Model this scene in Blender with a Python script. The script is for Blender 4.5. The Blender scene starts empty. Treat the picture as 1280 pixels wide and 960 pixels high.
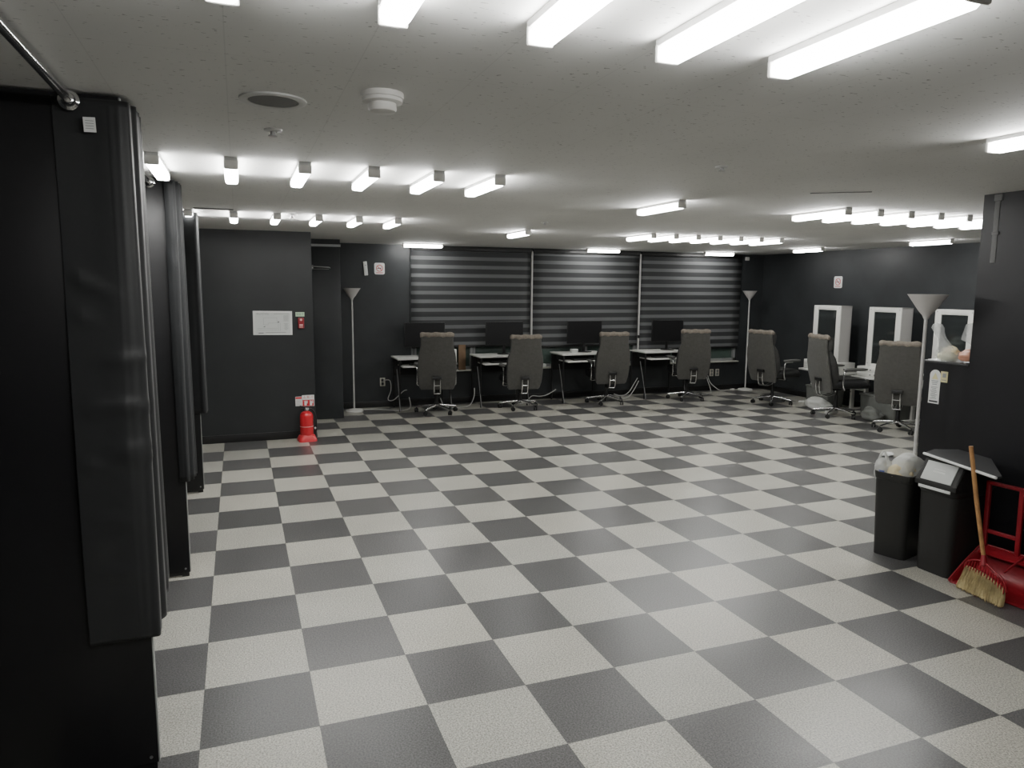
import bpy, bmesh, math, random
from mathutils import Vector, Matrix
random.seed(7)
PI = math.pi
SC = bpy.context.scene
COL = SC.collection
H = 2.388          # ceiling height
TILE = 0.45

# ------------------------------------------------------------------ materials
MATS = {}
def mat(name, col, rough=0.5, metal=0.0, spec=0.5, emit=None, es=0.0, trans=0.0, alpha=1.0,
        var=0.0, vscale=8.0, bump=0.0, bscale=60.0, sheen=0.0, coat=0.0, ior=1.45):
    if name in MATS: return MATS[name]
    m = bpy.data.materials.new(name); m.use_nodes = True
    nt = m.node_tree; b = nt.nodes['Principled BSDF']
    b.inputs['Base Color'].default_value = (*col, 1)
    b.inputs['Roughness'].default_value = rough
    b.inputs['Metallic'].default_value = metal
    b.inputs['Specular IOR Level'].default_value = spec
    b.inputs['IOR'].default_value = ior
    b.inputs['Transmission Weight'].default_value = trans
    b.inputs['Alpha'].default_value = alpha
    b.inputs['Sheen Weight'].default_value = sheen
    b.inputs['Coat Weight'].default_value = coat
    if emit:
        b.inputs['Emission Color'].default_value = (*emit, 1)
        b.inputs['Emission Strength'].default_value = es
    tc = None
    if var or bump:
        tc = nt.nodes.new('ShaderNodeTexCoord')
    if var:
        n = nt.nodes.new('ShaderNodeTexNoise'); n.inputs['Scale'].default_value = vscale
        n.inputs['Detail'].default_value = 6
        nt.links.new(tc.outputs['Object'], n.inputs['Vector'])
        r = nt.nodes.new('ShaderNodeMapRange')
        r.inputs['From Min'].default_value = 0.3; r.inputs['From Max'].default_value = 0.7
        r.inputs['To Min'].default_value = 1 - var; r.inputs['To Max'].default_value = 1 + var
        nt.links.new(n.outputs['Fac'], r.inputs['Value'])
        mx = nt.nodes.new('ShaderNodeVectorMath'); mx.operation = 'SCALE'
        mx.inputs[0].default_value = col
        nt.links.new(r.outputs['Result'], mx.inputs['Scale'])
        nt.links.new(mx.outputs['Vector'], b.inputs['Base Color'])
    if bump:
        n = nt.nodes.new('ShaderNodeTexNoise'); n.inputs['Scale'].default_value = bscale
        n.inputs['Detail'].default_value = 4
        nt.links.new(tc.outputs['Object'], n.inputs['Vector'])
        bp = nt.nodes.new('ShaderNodeBump'); bp.inputs['Strength'].default_value = bump
        bp.inputs['Distance'].default_value = 0.01
        nt.links.new(n.outputs['Fac'], bp.inputs['Height'])
        nt.links.new(bp.outputs['Normal'], b.inputs['Normal'])
    MATS[name] = m
    return m

def math_node(nt, op, a=None, b=None, c=None):
    n = nt.nodes.new('ShaderNodeMath'); n.operation = op
    for i, v in enumerate((a, b, c)):
        if v is None: continue
        if isinstance(v, (int, float)): n.inputs[i].default_value = v
        else: nt.links.new(v, n.inputs[i])
    return n.outputs[0]

def floor_material():
    m = bpy.data.materials.new('checker_vinyl'); m.use_nodes = True
    nt = m.node_tree; b = nt.nodes['Principled BSDF']; L = nt.links.new
    tc = nt.nodes.new('ShaderNodeTexCoord'); sp = nt.nodes.new('ShaderNodeSeparateXYZ')
    L(tc.outputs['Object'], sp.inputs[0])
    ux = math_node(nt, 'DIVIDE', sp.outputs['X'], TILE); uy = math_node(nt, 'DIVIDE', sp.outputs['Y'], TILE)
    fx = math_node(nt, 'FLOOR', ux); fy = math_node(nt, 'FLOOR', uy)
    par = math_node(nt, 'FLOORED_MODULO', math_node(nt, 'ADD', fx, fy), 2.0)      # 0 = light tile, 1 = dark tile
    par = math_node(nt, 'GREATER_THAN', par, 0.5)
    cv = nt.nodes.new('ShaderNodeCombineXYZ'); L(fx, cv.inputs[0]); L(fy, cv.inputs[1])
    wn = nt.nodes.new('ShaderNodeTexWhiteNoise'); wn.noise_dimensions = '3D'; L(cv.outputs[0], wn.inputs['Vector'])
    # tile tones
    lt = nt.nodes.new('ShaderNodeMix'); lt.data_type = 'RGBA'
    lt.inputs['A'].default_value = (0.41, 0.405, 0.36, 1); lt.inputs['B'].default_value = (0.47, 0.455, 0.395, 1)
    L(wn.outputs['Value'], lt.inputs['Factor'])
    dk = nt.nodes.new('ShaderNodeMix'); dk.data_type = 'RGBA'
    dk.inputs['A'].default_value = (0.085, 0.085, 0.084, 1); dk.inputs['B'].default_value = (0.115, 0.113, 0.112, 1)
    L(wn.outputs['Value'], dk.inputs['Factor'])
    mx = nt.nodes.new('ShaderNodeMix'); mx.data_type = 'RGBA'
    L(par, mx.inputs['Factor']); L(lt.outputs['Result'], mx.inputs['A']); L(dk.outputs['Result'], mx.inputs['B'])
    # speckle
    n1 = nt.nodes.new('ShaderNodeTexNoise'); n1.noise_dimensions = '2D'; n1.inputs['Scale'].default_value = 135; n1.inputs['Detail'].default_value = 4
    n1.inputs['Roughness'].default_value = 0.7
    L(tc.outputs['Object'], n1.inputs['Vector'])
    r1 = nt.nodes.new('ShaderNodeMapRange'); r1.inputs['From Min'].default_value = 0.32; r1.inputs['From Max'].default_value = 0.68
    r1.inputs['To Min'].default_value = 0.45; r1.inputs['To Max'].default_value = 1.5
    L(n1.outputs['Fac'], r1.inputs['Value'])
    # grime
    n2 = nt.nodes.new('ShaderNodeTexNoise'); n2.noise_dimensions = '2D'; n2.inputs['Scale'].default_value = 2.2; n2.inputs['Detail'].default_value = 8
    n2.inputs['Roughness'].default_value = 0.62
    L(tc.outputs['Object'], n2.inputs['Vector'])
    r2 = nt.nodes.new('ShaderNodeMapRange'); r2.inputs['From Min'].default_value = 0.3; r2.inputs['From Max'].default_value = 0.7
    r2.inputs['To Min'].default_value = 0.92; r2.inputs['To Max'].default_value = 1.05
    L(n2.outputs['Fac'], r2.inputs['Value'])
    # joints
    ax = math_node(nt, 'ABSOLUTE', math_node(nt, 'SUBTRACT', math_node(nt, 'FRACT', ux), 0.5))
    ay = math_node(nt, 'ABSOLUTE', math_node(nt, 'SUBTRACT', math_node(nt, 'FRACT', uy), 0.5))
    j = math_node(nt, 'GREATER_THAN', math_node(nt, 'MAXIMUM', ax, ay), 0.4965)
    jm = math_node(nt, 'SUBTRACT', 1.0, math_node(nt, 'MULTIPLY', j, 0.35))
    fac = math_node(nt, 'MULTIPLY', math_node(nt, 'MULTIPLY', r1.outputs[0], r2.outputs[0]), jm)
    sc = nt.nodes.new('ShaderNodeVectorMath'); sc.operation = 'SCALE'
    L(mx.outputs['Result'], sc.inputs[0]); L(fac, sc.inputs['Scale'])
    L(sc.outputs['Vector'], b.inputs['Base Color'])
    rr = nt.nodes.new('ShaderNodeMapRange'); rr.inputs['From Min'].default_value = 0.3; rr.inputs['From Max'].default_value = 0.7
    rr.inputs['To Min'].default_value = 0.285; rr.inputs['To Max'].default_value = 0.35
    L(n2.outputs['Fac'], rr.inputs['Value']); L(rr.outputs[0], b.inputs['Roughness'])
    b.inputs['Specular IOR Level'].default_value = 0.38
    return m

def ceiling_material():
    m = bpy.data.materials.new('ceiling_board'); m.use_nodes = True
    nt = m.node_tree; b = nt.nodes['Principled BSDF']; L = nt.links.new
    tc = nt.nodes.new('ShaderNodeTexCoord'); sp = nt.nodes.new('ShaderNodeSeparateXYZ')
    L(tc.outputs['Object'], sp.inputs[0])
    # worm-hole pits
    mp = nt.nodes.new('ShaderNodeMapping'); mp.inputs['Scale'].default_value = (1, 2.3, 1)
    L(tc.outputs['Object'], mp.inputs['Vector'])
    n = nt.nodes.new('ShaderNodeTexNoise'); n.inputs['Scale'].default_value = 42; n.inputs['Detail'].default_value = 2
    L(mp.outputs[0], n.inputs['Vector'])
    pit = math_node(nt, 'GREATER_THAN', n.outputs['Fac'], 0.69)
    n2 = nt.nodes.new('ShaderNodeTexNoise'); n2.inputs['Scale'].default_value = 1.3; n2.inputs['Detail'].default_value = 4
    L(tc.outputs['Object'], n2.inputs['Vector'])
    r2 = nt.nodes.new('ShaderNodeMapRange'); r2.inputs['From Min'].default_value = 0.3; r2.inputs['From Max'].default_value = 0.7
    r2.inputs['To Min'].default_value = 0.95; r2.inputs['To Max'].default_value = 1.03
    L(n2.outputs['Fac'], r2.inputs['Value'])
    # panel seams
    sx = math_node(nt, 'FRACT', math_node(nt, 'DIVIDE', math_node(nt, 'ADD', sp.outputs['X'], 10.0 * 0.345 + 0.145), 0.345))
    sy = math_node(nt, 'FRACT', math_node(nt, 'DIVIDE', math_node(nt, 'ADD', sp.outputs['Y'], 20.0), 1.8))
    ex = math_node(nt, 'ABSOLUTE', math_node(nt, 'SUBTRACT', sx, 0.5)); ey = math_node(nt, 'ABSOLUTE', math_node(nt, 'SUBTRACT', sy, 0.5))
    seam = math_node(nt, 'MAXIMUM', math_node(nt, 'GREATER_THAN', ex, 0.4955), math_node(nt, 'GREATER_THAN', ey, 0.4993))
    f = math_node(nt, 'MULTIPLY', r2.outputs[0], math_node(nt, 'SUBTRACT', 1.0, math_node(nt, 'MULTIPLY', seam, 0.10)))
    f = math_node(nt, 'MULTIPLY', f, math_node(nt, 'SUBTRACT', 1.0, math_node(nt, 'MULTIPLY', pit, 0.45)))
    sc = nt.nodes.new('ShaderNodeVectorMath'); sc.operation = 'SCALE'; sc.inputs[0].default_value = (0.74, 0.74, 0.72)
    L(f, sc.inputs['Scale']); L(sc.outputs['Vector'], b.inputs['Base Color'])
    b.inputs['Roughness'].default_value = 0.75; b.inputs['Specular IOR Level'].default_value = 0.25
    return m

def stripe_material():
    m = bpy.data.materials.new('zebra_blind_fabric'); m.use_nodes = True
    nt = m.node_tree; b = nt.nodes['Principled BSDF']; L = nt.links.new
    tc = nt.nodes.new('ShaderNodeTexCoord'); sp = nt.nodes.new('ShaderNodeSeparateXYZ'); L(tc.outputs['Object'], sp.inputs[0])
    fr = math_node(nt, 'FRACT', math_node(nt, 'DIVIDE', math_node(nt, 'ADD', sp.outputs['Z'], 0.02), 0.128))
    s = math_node(nt, 'ABSOLUTE', math_node(nt, 'SUBTRACT', fr, 0.5))
    r = nt.nodes.new('ShaderNodeMapRange'); r.inputs['From Min'].default_value = 0.19; r.inputs['From Max'].default_value = 0.225
    r.inputs['To Min'].default_value = 1; r.inputs['To Max'].default_value = 0
    L(s, r.inputs['Value'])
    mx = nt.nodes.new('ShaderNodeMix'); mx.data_type = 'RGBA'
    mx.inputs['A'].default_value = (0.030, 0.032, 0.034, 1); mx.inputs['B'].default_value = (0.125, 0.13, 0.132, 1)
    L(r.outputs[0], mx.inputs['Factor']); L(mx.outputs['Result'], b.inputs['Base Color'])
    b.inputs['Roughness'].default_value = 0.7
    return m

M = dict(
    floor=floor_material(), ceil=ceiling_material(), zebra=stripe_material(),
    wall=mat('black_wall_paint', (0.030, 0.033, 0.035), 0.42, spec=0.45, var=0.15, vscale=3, bump=0.12, bscale=5),
    wall2=mat('black_panel_wall', (0.025, 0.027, 0.028), 0.36, spec=0.45, var=0.12, vscale=2.5, bump=0.10, bscale=7),
    wall3=mat('black_gloss_wall', (0.013, 0.013, 0.015), 0.36, spec=0.5, var=0.12, vscale=2.5, bump=0.08, bscale=6),
    panel=mat('black_laminate_panel', (0.010, 0.010, 0.011), 0.38, spec=0.35, var=0.1, vscale=4, bump=0.05, bscale=3),
    edge=mat('grey_edge_band', (0.30, 0.31, 0.30), 0.45),
    baseb=mat('black_baseboard', (0.012, 0.012, 0.012), 0.4),
    satin=mat('black_satin_cloth', (0.021, 0.022, 0.023), 0.50, spec=0.4, sheen=0.1, bump=0.15, bscale=11),
    satin2=mat('black_curtain_cloth', (0.014, 0.015, 0.016), 0.55, spec=0.3, sheen=0.05, bump=0.12, bscale=14),
    chrome=mat('chrome', (0.78, 0.78, 0.78), 0.16, 1.0),
    steel=mat('brushed_steel', (0.5, 0.5, 0.5), 0.35, 1.0),
    white=mat('white_laminate', (0.72, 0.72, 0.68), 0.4),
    whitep=mat('white_plastic', (0.70, 0.69, 0.66), 0.4),
    offw=mat('off_white_paint', (0.55, 0.54, 0.52), 0.45),
    shade=mat('frosted_lamp_shade', (0.56, 0.54, 0.52), 0.45, spec=0.4, bump=0.05, bscale=20),
    led=mat('lit_led_diffuser', (0.9, 0.9, 0.9), 0.4, emit=(1.0, 0.995, 0.97), es=26.0),
    housing=mat('light_housing', (0.62, 0.62, 0.61), 0.45),
    fabric=mat('grey_chair_fabric', (0.066, 0.065, 0.059), 0.85, spec=0.2, sheen=0.2, var=0.12, vscale=30, bump=0.3, bscale=240),
    fabd=mat('dark_chair_fabric', (0.045, 0.045, 0.043), 0.85, spec=0.2, var=0.1, vscale=30, bump=0.3, bscale=240),
    tan=mat('tan_headrest_fabric', (0.20, 0.175, 0.145), 0.8, spec=0.2, var=0.22, vscale=22, bump=0.35, bscale=90),
    black=mat('black_plastic', (0.012, 0.012, 0.012), 0.42),
    bin=mat('black_bin_plastic', (0.022, 0.022, 0.021), 0.48, spec=0.4, bump=0.05, bscale=90),
    gpad=mat('grey_armrest_pad', (0.10, 0.10, 0.095), 0.6),
    seatm=mat('black_seat_leather', (0.016, 0.016, 0.017), 0.45),
    mirror=mat('mirror_glass', (0.16, 0.18, 0.18), 0.06, 0.85),
    screen=mat('monitor_screen', (0.010, 0.010, 0.011), 0.35, spec=0.4),
    red=mat('red_plastic', (0.26, 0.010, 0.018), 0.38, spec=0.5),
    redp=mat('red_cylinder_paint', (0.55, 0.02, 0.03), 0.25, spec=0.6, coat=0.4),
    redb=mat('red_base_plastic', (0.60, 0.04, 0.05), 0.35, spec=0.6),
    wood=mat('bamboo_stick', (0.42, 0.22, 0.09), 0.5, var=0.25, vscale=14),
    straw=mat('broom_straw', (0.42, 0.34, 0.17), 0.8, var=0.22, vscale=26, bump=0.3, bscale=120),
    film=mat('clear_plastic_film', (0.80, 0.82, 0.82), 0.16, spec=0.9, alpha=0.34, bump=1.0, bscale=55),
    bagw=mat('white_plastic_bag', (0.72, 0.73, 0.70), 0.4, spec=0.5, alpha=0.66, bump=0.9, bscale=30),
    food=mat('pale_green_wrap', (0.58, 0.57, 0.36), 0.6, var=0.25, vscale=18),
    peach=mat('peach_packet', (0.62, 0.32, 0.22), 0.55, var=0.15, vscale=20),
    cream=mat('cream_tissue', (0.66, 0.58, 0.38), 0.7, var=0.15, vscale=14),
    blue=mat('blue_print', (0.10, 0.14, 0.40), 0.5),
    paper=mat('white_paper', (0.76, 0.77, 0.75), 0.6),
    paperg=mat('grey_white_paper', (0.62, 0.64, 0.62), 0.6),
    ink=mat('dark_ink', (0.04, 0.04, 0.045), 0.6),
    inkg=mat('grey_ink', (0.28, 0.29, 0.29), 0.6),
    inkr=mat('red_ink', (0.55, 0.03, 0.04), 0.5),
    pink=mat('pink_print', (0.75, 0.42, 0.40), 0.5),
    green=mat('pale_green_sign', (0.55, 0.72, 0.52), 0.5),
    inkgr=mat('dark_green_ink', (0.03, 0.13, 0.07), 0.6),
    yellow=mat('yellow_note_paper', (0.66, 0.62, 0.34), 0.6),
    teal=mat('dark_green_window_glass', (0.085, 0.12, 0.105), 0.12, spec=0.6),
    alu=mat('grey_window_frame', (0.38, 0.39, 0.39), 0.4, 0.3),
    ledge=mat('pale_stone_sill', (0.48, 0.48, 0.43), 0.6, var=0.1),
    brown=mat('brown_board', (0.16, 0.10, 0.055), 0.7, var=0.2),
    grbag=mat('grey_storage_cloth', (0.12, 0.125, 0.115), 0.8, var=0.15, bump=0.5, bscale=12),
    cable=mat('white_cable', (0.5, 0.5, 0.48), 0.5),
    outlet=mat('ivory_outlet', (0.55, 0.54, 0.47), 0.5),
    ventg=mat('vent_grey', (0.20, 0.20, 0.20), 0.6),
    dark=mat('dark_void', (0.004, 0.004, 0.005), 0.9),
    boardg=mat('dark_grey_board', (0.035, 0.036, 0.037), 0.45),
    grout=mat('scuff_dark', (0.02, 0.02, 0.02), 0.6),
)

M['led'].cycles.emission_sampling = 'FRONT'
# ------------------------------------------------------------------ mesh builder
class MB:
    def __init__(s): s.bm = bmesh.new(); s.mi = 0
    def _tag(s, faces):
        for f in faces: f.material_index = s.mi
    def box(s, c, d, rot=None, bev=0.0, seg=2, taper=None):
        r = bmesh.ops.create_cube(s.bm, size=1.0); vs = r['verts']
        for v in vs:
            t = 1.0
            if taper and v.co.z < 0: t = taper
            v.co = Vector((v.co.x * d[0] * t, v.co.y * d[1] * t, v.co.z * d[2]))
        fs = set(f for v in vs for f in v.link_faces)
        if bev > 0:
            es = list(set(e for v in vs for e in v.link_edges))
            rb = bmesh.ops.bevel(s.bm, geom=es, offset=bev, segments=seg, profile=0.5, affect='EDGES')
            vs = list(set(list(rb['verts']) + [v for v in vs if v.is_valid]))
            fs = set(f for v in vs for f in v.link_faces)
        mt = Matrix.Translation(Vector(c))
        if rot is not None:
            if isinstance(rot, (int, float)): mt = mt @ Matrix.Rotation(rot, 4, 'Z')
            else: mt = mt @ rot
        for v in vs: v.co = mt @ v.co
        s._tag(fs); return vs
    def tube(s, pts, r, n=10, cap=True, closed=False):
        pts = [Vector(p) for p in pts]; rings = []
        N = len(pts); rad = r if isinstance(r, (list, tuple)) else [r] * N
        up = None
        for i, p in enumerate(pts):
            if closed: t = (pts[(i + 1) % N] - pts[i - 1])
            else: t = (pts[min(i + 1, N - 1)] - pts[max(i - 1, 0)])
            t.normalize()
            if up is None:
                up = Vector((0, 0, 1)) if abs(t.z) < 0.9 else Vector((1, 0, 0))
            a = t.cross(up)
            if a.length < 1e-5: a = t.orthogonal()
            a.normalize(); b = a.cross(t).normalized(); up = b
            rings.append([s.bm.verts.new(p + (a * math.cos(2 * PI * k / n) + b * math.sin(2 * PI * k / n)) * rad[i]) for k in range(n)])
        fs = []
        for i in range(N if closed else N - 1):
            A, B = rings[i], rings[(i + 1) % N]
            for k in range(n): fs.append(s.bm.faces.new((A[k], A[(k + 1) % n], B[(k + 1) % n], B[k])))
        if cap and not closed:
            fs.append(s.bm.faces.new(rings[0][::-1])); fs.append(s.bm.faces.new(rings[-1]))
        s._tag(fs)
    def lathe(s, prof, c=(0, 0, 0), n=24, axis='Z', rot=None):
        rings = []
        c = Vector(c)
        for (r, z) in prof:
            ring = []
            for k in range(n):
                a = 2 * PI * k / n
                v = Vector((r * math.cos(a), r * math.sin(a), z))
                if axis == 'Y': v = Vector((v.x, v.z, v.y))
                if axis == 'X': v = Vector((v.z, v.x, v.y))
                if rot is not None: v = rot @ v
                ring.append(s.bm.verts.new(v + c))
            rings.append(ring)
        fs = []
        for A, B in zip(rings, rings[1:]):
            for k in range(n): fs.append(s.bm.faces.new((A[k], A[(k + 1) % n], B[(k + 1) % n], B[k])))
        if prof[0][0] > 1e-4: fs.append(s.bm.faces.new(rings[0][::-1]))
        if prof[-1][0] > 1e-4: fs.append(s.bm.faces.new(rings[-1]))
        s._tag(fs)
    def prism(s, pts, axis, a, b):
        """pts: 2D outline; axis: 'X','Y','Z' extrusion axis from a to b"""
        def mk(p, t):
            if axis == 'X': return Vector((t, p[0], p[1]))
            if axis == 'Y': return Vector((p[0], t, p[1]))
            return Vector((p[0], p[1], t))
        A = [s.bm.verts.new(mk(p, a)) for p in pts]; B = [s.bm.verts.new(mk(p, b)) for p in pts]
        n = len(pts); fs = [s.bm.faces.new(A[::-1]), s.bm.faces.new(B)]
        for k in range(n): fs.append(s.bm.faces.new((A[k], A[(k + 1) % n], B[(k + 1) % n], B[k])))
        s._tag(fs)
    def grid(s, P):
        V = [[s.bm.verts.new(Vector(p)) for p in row] for row in P]; fs = []
        for i in range(len(V) - 1):
            for j in range(len(V[0]) - 1):
                fs.append(s.bm.faces.new((V[i][j], V[i][j + 1], V[i + 1][j + 1], V[i + 1][j])))
        s._tag(fs)
    def loft(s, rings, cap=True):
        R = [[s.bm.verts.new(Vector(p)) for p in ring] for ring in rings]; fs = []; n = len(R[0])
        for A, B in zip(R, R[1:]):
            for k in range(n): fs.append(s.bm.faces.new((A[k], A[(k + 1) % n], B[(k + 1) % n], B[k])))
        if cap: fs.append(s.bm.faces.new(R[0][::-1])); fs.append(s.bm.faces.new(R[-1]))
        s._tag(fs)
    def quad(s, a, b, c, d):
        s._tag([s.bm.faces.new([s.bm.verts.new(Vector(p)) for p in (a, b, c, d)])])
    def build(s, name, m, parent=None, smooth=True, ang=40, solid=0.0, sub=0):
        bm = s.bm
        bmesh.ops.recalc_face_normals(bm, faces=bm.faces[:])
        me = bpy.data.meshes.new(name); bm.to_mesh(me); bm.free()
        for x in (m if isinstance(m, (list, tuple)) else [m]): me.materials.append(x)
        if smooth:
            for p in me.polygons: p.use_smooth = True
            try: me.set_sharp_from_angle(angle=math.radians(ang))
            except Exception: pass
        o = bpy.data.objects.new(name, me); COL.objects.link(o)
        if parent is not None: o.parent = parent
        if solid:
            k = o.modifiers.new('thick', 'SOLIDIFY'); k.thickness = solid; k.offset = 0
        if sub:
            k = o.modifiers.new('sub', 'SUBSURF'); k.levels = sub; k.render_levels = sub
        return o

def rrect(w, h, r, n=5, cx=0, cy=0):
    out = []
    for (sx, sy, a0) in ((1, 1, 0), (-1, 1, 90), (-1, -1, 180), (1, -1, 270)):
        for k in range(n + 1):
            a = math.radians(a0 + 90 * k / n)
            out.append((cx + sx * (w / 2 - r) + r * math.cos(a), cy + sy * (h / 2 - r) + r * math.sin(a)))
    return out

def smoothpath(pts, n=8, closed=False):
    P = [Vector(p) for p in pts]; out = []
    for i in range(len(P) - 1):
        p0 = P[max(i - 1, 0)]; p1 = P[i]; p2 = P[i + 1]; p3 = P[min(i + 2, len(P) - 1)]
        for k in range(n):
            t = k / n
            out.append(0.5 * ((2 * p1) + (-p0 + p2) * t + (2 * p0 - 5 * p1 + 4 * p2 - p3) * t * t + (-p0 + 3 * p1 - 3 * p2 + p3) * t ** 3))
    out.append(P[-1]); return out

def tag(o, label, cat, group=None, kind=None):
    o['label'] = label; o['category'] = cat
    if group: o['group'] = group
    if kind: o['kind'] = kind
    return o
def thing(name, label, cat, loc=(0, 0, 0), rz=0.0, group=None):
    o = bpy.data.objects.new(name, None); COL.objects.link(o)
    o.location = loc; o.rotation_euler = (0, 0, rz); o.empty_display_size = 0.1
    return tag(o, label, cat, group)
def struct(o, label=None, cat=None):
    o['kind'] = 'structure'
    if label: o['label'] = label
    if cat: o['category'] = cat
    return o
def dup(src, loc, rz, label, group=None, parent=None):
    c = src.copy(); COL.objects.link(c)
    if parent is None:
        c.location = loc; c.rotation_euler = (0, 0, rz); c['label'] = label
        if group: c['group'] = group
    else: c.parent = parent
    for ch in src.children: dup(ch, None, None, None, None, c)
    return c

def text(name, s, size, m, parent, loc, rot, thick=0.0006, align='CENTER'):
    cu = bpy.data.curves.new(name, 'FONT'); cu.body = s; cu.size = size
    cu.align_x = align; cu.align_y = 'CENTER'; cu.extrude = thick
    o = bpy.data.objects.new(name + '_src', cu); COL.objects.link(o)
    dg = bpy.context.evaluated_depsgraph_get(); dg.update()
    me = bpy.data.meshes.new_from_object(o.evaluated_get(dg))
    bpy.data.objects.remove(o); bpy.data.curves.remove(cu)
    mt = Matrix.Translation(Vector(loc)) @ rot
    me.transform(mt); me.materials.clear(); me.materials.append(m); me.name = name
    ob = bpy.data.objects.new(name, me); COL.objects.link(ob)
    if parent is not None: ob.parent = parent
    return ob
ROT_FRONT = Matrix.Rotation(PI / 2, 4, 'X')                                   # faces -Y
ROT_LEFT = Matrix.Rotation(-PI / 2, 4, 'Z') @ Matrix.Rotation(PI / 2, 4, 'X')  # faces -X

# ------------------------------------------------------------------ camera
f_px, yaw, pitch, roll = 903.12, 0.3612, 0.1324, 0.0077
F = Vector((math.sin(yaw) * math.cos(pitch), math.cos(yaw) * math.cos(pitch), -math.sin(pitch)))
R0 = Vector((math.cos(yaw), -math.sin(yaw), 0)); U0 = R0.cross(F)
Rv = R0 * math.cos(roll) + U0 * math.sin(roll); Uv = U0 * math.cos(roll) - R0 * math.sin(roll)
cam = bpy.data.cameras.new('camera'); cam.sensor_width = 36; cam.sensor_fit = 'HORIZONTAL'; cam.lens = 36 * f_px / 1280
cam.clip_start = 0.02; cam.clip_end = 100
co = bpy.data.objects.new('camera', cam); COL.objects.link(co)
mw = Matrix((Rv, Uv, -F)).transposed().to_4x4(); mw.translation = Vector((0.2064, -4.1765, 1.774))
co.matrix_world = mw; SC.camera = co

# ------------------------------------------------------------------ setting
YB = 6.45; XR = 9.0; YA = 4.515; XA = 1.015; YM = 5.68; XM = 1.50
b = MB(); b.box((3.6, -0.4, -0.05), (11.4, 14.4, 0.1)); struct(b.build('floor', M['floor'], smooth=False))
b = MB(); b.box((3.6, -0.4, H + 0.05), (11.4, 14.4, 0.1)); struct(b.build('ceiling', M['ceil'], smooth=False))
# left enclosure / booths back wall, wall behind the camera
b = MB(); b.box((-1.75, -1.25, H / 2), (0.1, 11.6, H)); struct(b.build('wall_left', M['wall2'], smooth=False))
b = MB(); b.box((1.45, -7.05, H / 2), (6.5, 0.1, H)); struct(b.build('wall_behind', M['wall2'], smooth=False))
# projecting wall with the evacuation plan
b = MB(); b.box(((-1.7 + XA) / 2, (YA + YB) / 2 + 0.05, H / 2), (XA + 1.7, YB - YA + 0.1, H)); struct(b.build('wall_projecting', M['wall2'], smooth=False))
b = MB(); b.box(((-1.7 + XA) / 2, YA - 0.006, 0.045), (XA + 1.7, 0.012, 0.09), bev=0.002); struct(b.build('baseboard_left', M['baseb']))
# recess wall with dark door
b = MB()
b.box((XA + 0.24, YM + 0.4, H / 2), (0.48, 0.74, H))
struct(b.build('wall_recess', M['wall'], smooth=False))
b = MB()
b.box((1.035, YM - 0.012, 1.14), (0.035, 0.03, 2.28)); b.box((1.265, YM - 0.012, 2.305), (0.46, 0.03, 0.03))
d1 = struct(b.build('door_1', M['alu'], smooth=False))
b = MB(); b.box((1.27, YM + 0.005, 1.14), (0.43, 0.03, 2.27), bev=0.003); b.build('door_leaf', M['wall'], d1)
b = MB(); b.box((1.10, YM - 0.05, 2.02), (0.07, 0.05, 0.05), bev=0.004)
b.tube([(1.11, YM - 0.07, 2.03), (1.33, YM - 0.12, 2.02), (1.345, YM - 0.11, 2.01)], 0.007)
b.tube([(1.12, YM - 0.06, 1.995), (1.33, YM - 0.11, 1.998)], 0.005)
b.build('door_closer', M['steel'], d1)
# back wall around the window band
WX0, WX1, WZ0 = 2.60, 8.50, 0.50
b = MB()
b.box(((XM + WX0) / 2, YB + 0.06, H / 2), (WX0 - XM, 0.12, H))
b.box(((WX1 + XR) / 2, YB + 0.06, H / 2), (XR - WX1, 0.12, H))
b.box(((WX0 + WX1) / 2, YB + 0.06, WZ0 / 2), (WX1 - WX0, 0.12, WZ0))
b.box(((WX0 + WX1) / 2, YB + 0.06, (2.37 + H) / 2), (WX1 - WX0, 0.12, H - 2.37))
struct(b.build('wall_back', M['wall'], smooth=False))
b = MB(); b.box((XR + 0.05, (YB - 0.8) / 2, H / 2), (0.1, YB + 0.8 + 0.3, H)); struct(b.build('wall_right', M['wall'], smooth=False))
XC = 4.72; YC = -0.79
b = MB(); b.box(((XC + XR) / 2, -3.9, H / 2), (XR - XC, 6.22, H)); struct(b.build('wall_column', M['wall3'], smooth=False))
b = MB()
b.box((XC + 0.010, YC - 0.095, 2.155), (0.03, 0.035, 0.40), bev=0.004); b.box((XC + 0.008, YC - 0.10, 2.36), (0.04, 0.05, 0.04), bev=0.003); b.box((XC + 0.008, YC - 0.10, 2.14), (0.040, 0.045, 0.02), bev=0.003)
struct(b.build('trim_1', M['ventg']))
b = MB(); b.box((XC + 0.22, -0.625, 0.64), (0.44, 0.33, 1.28)); struct(b.build('wall_counter', M['wall3'], smooth=False))
b = MB(); b.box((XC + 0.215, -0.625, 1.287), (0.45, 0.335, 0.014), bev=0.002); struct(b.build('trim_2', M['boardg']))
b = MB(); b.box((XR - 0.006, 3.0, 0.045), (0.012, 6.9, 0.09), bev=0.002); struct(b.build('baseboard_right', M['baseb']))
b = MB(); b.box(((XM + XR) / 2, YB - 0.006, 0.045), (XR - XM - 0.03, 0.012, 0.09), bev=0.002); struct(b.build('baseboard_back', M['baseb']))

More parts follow.
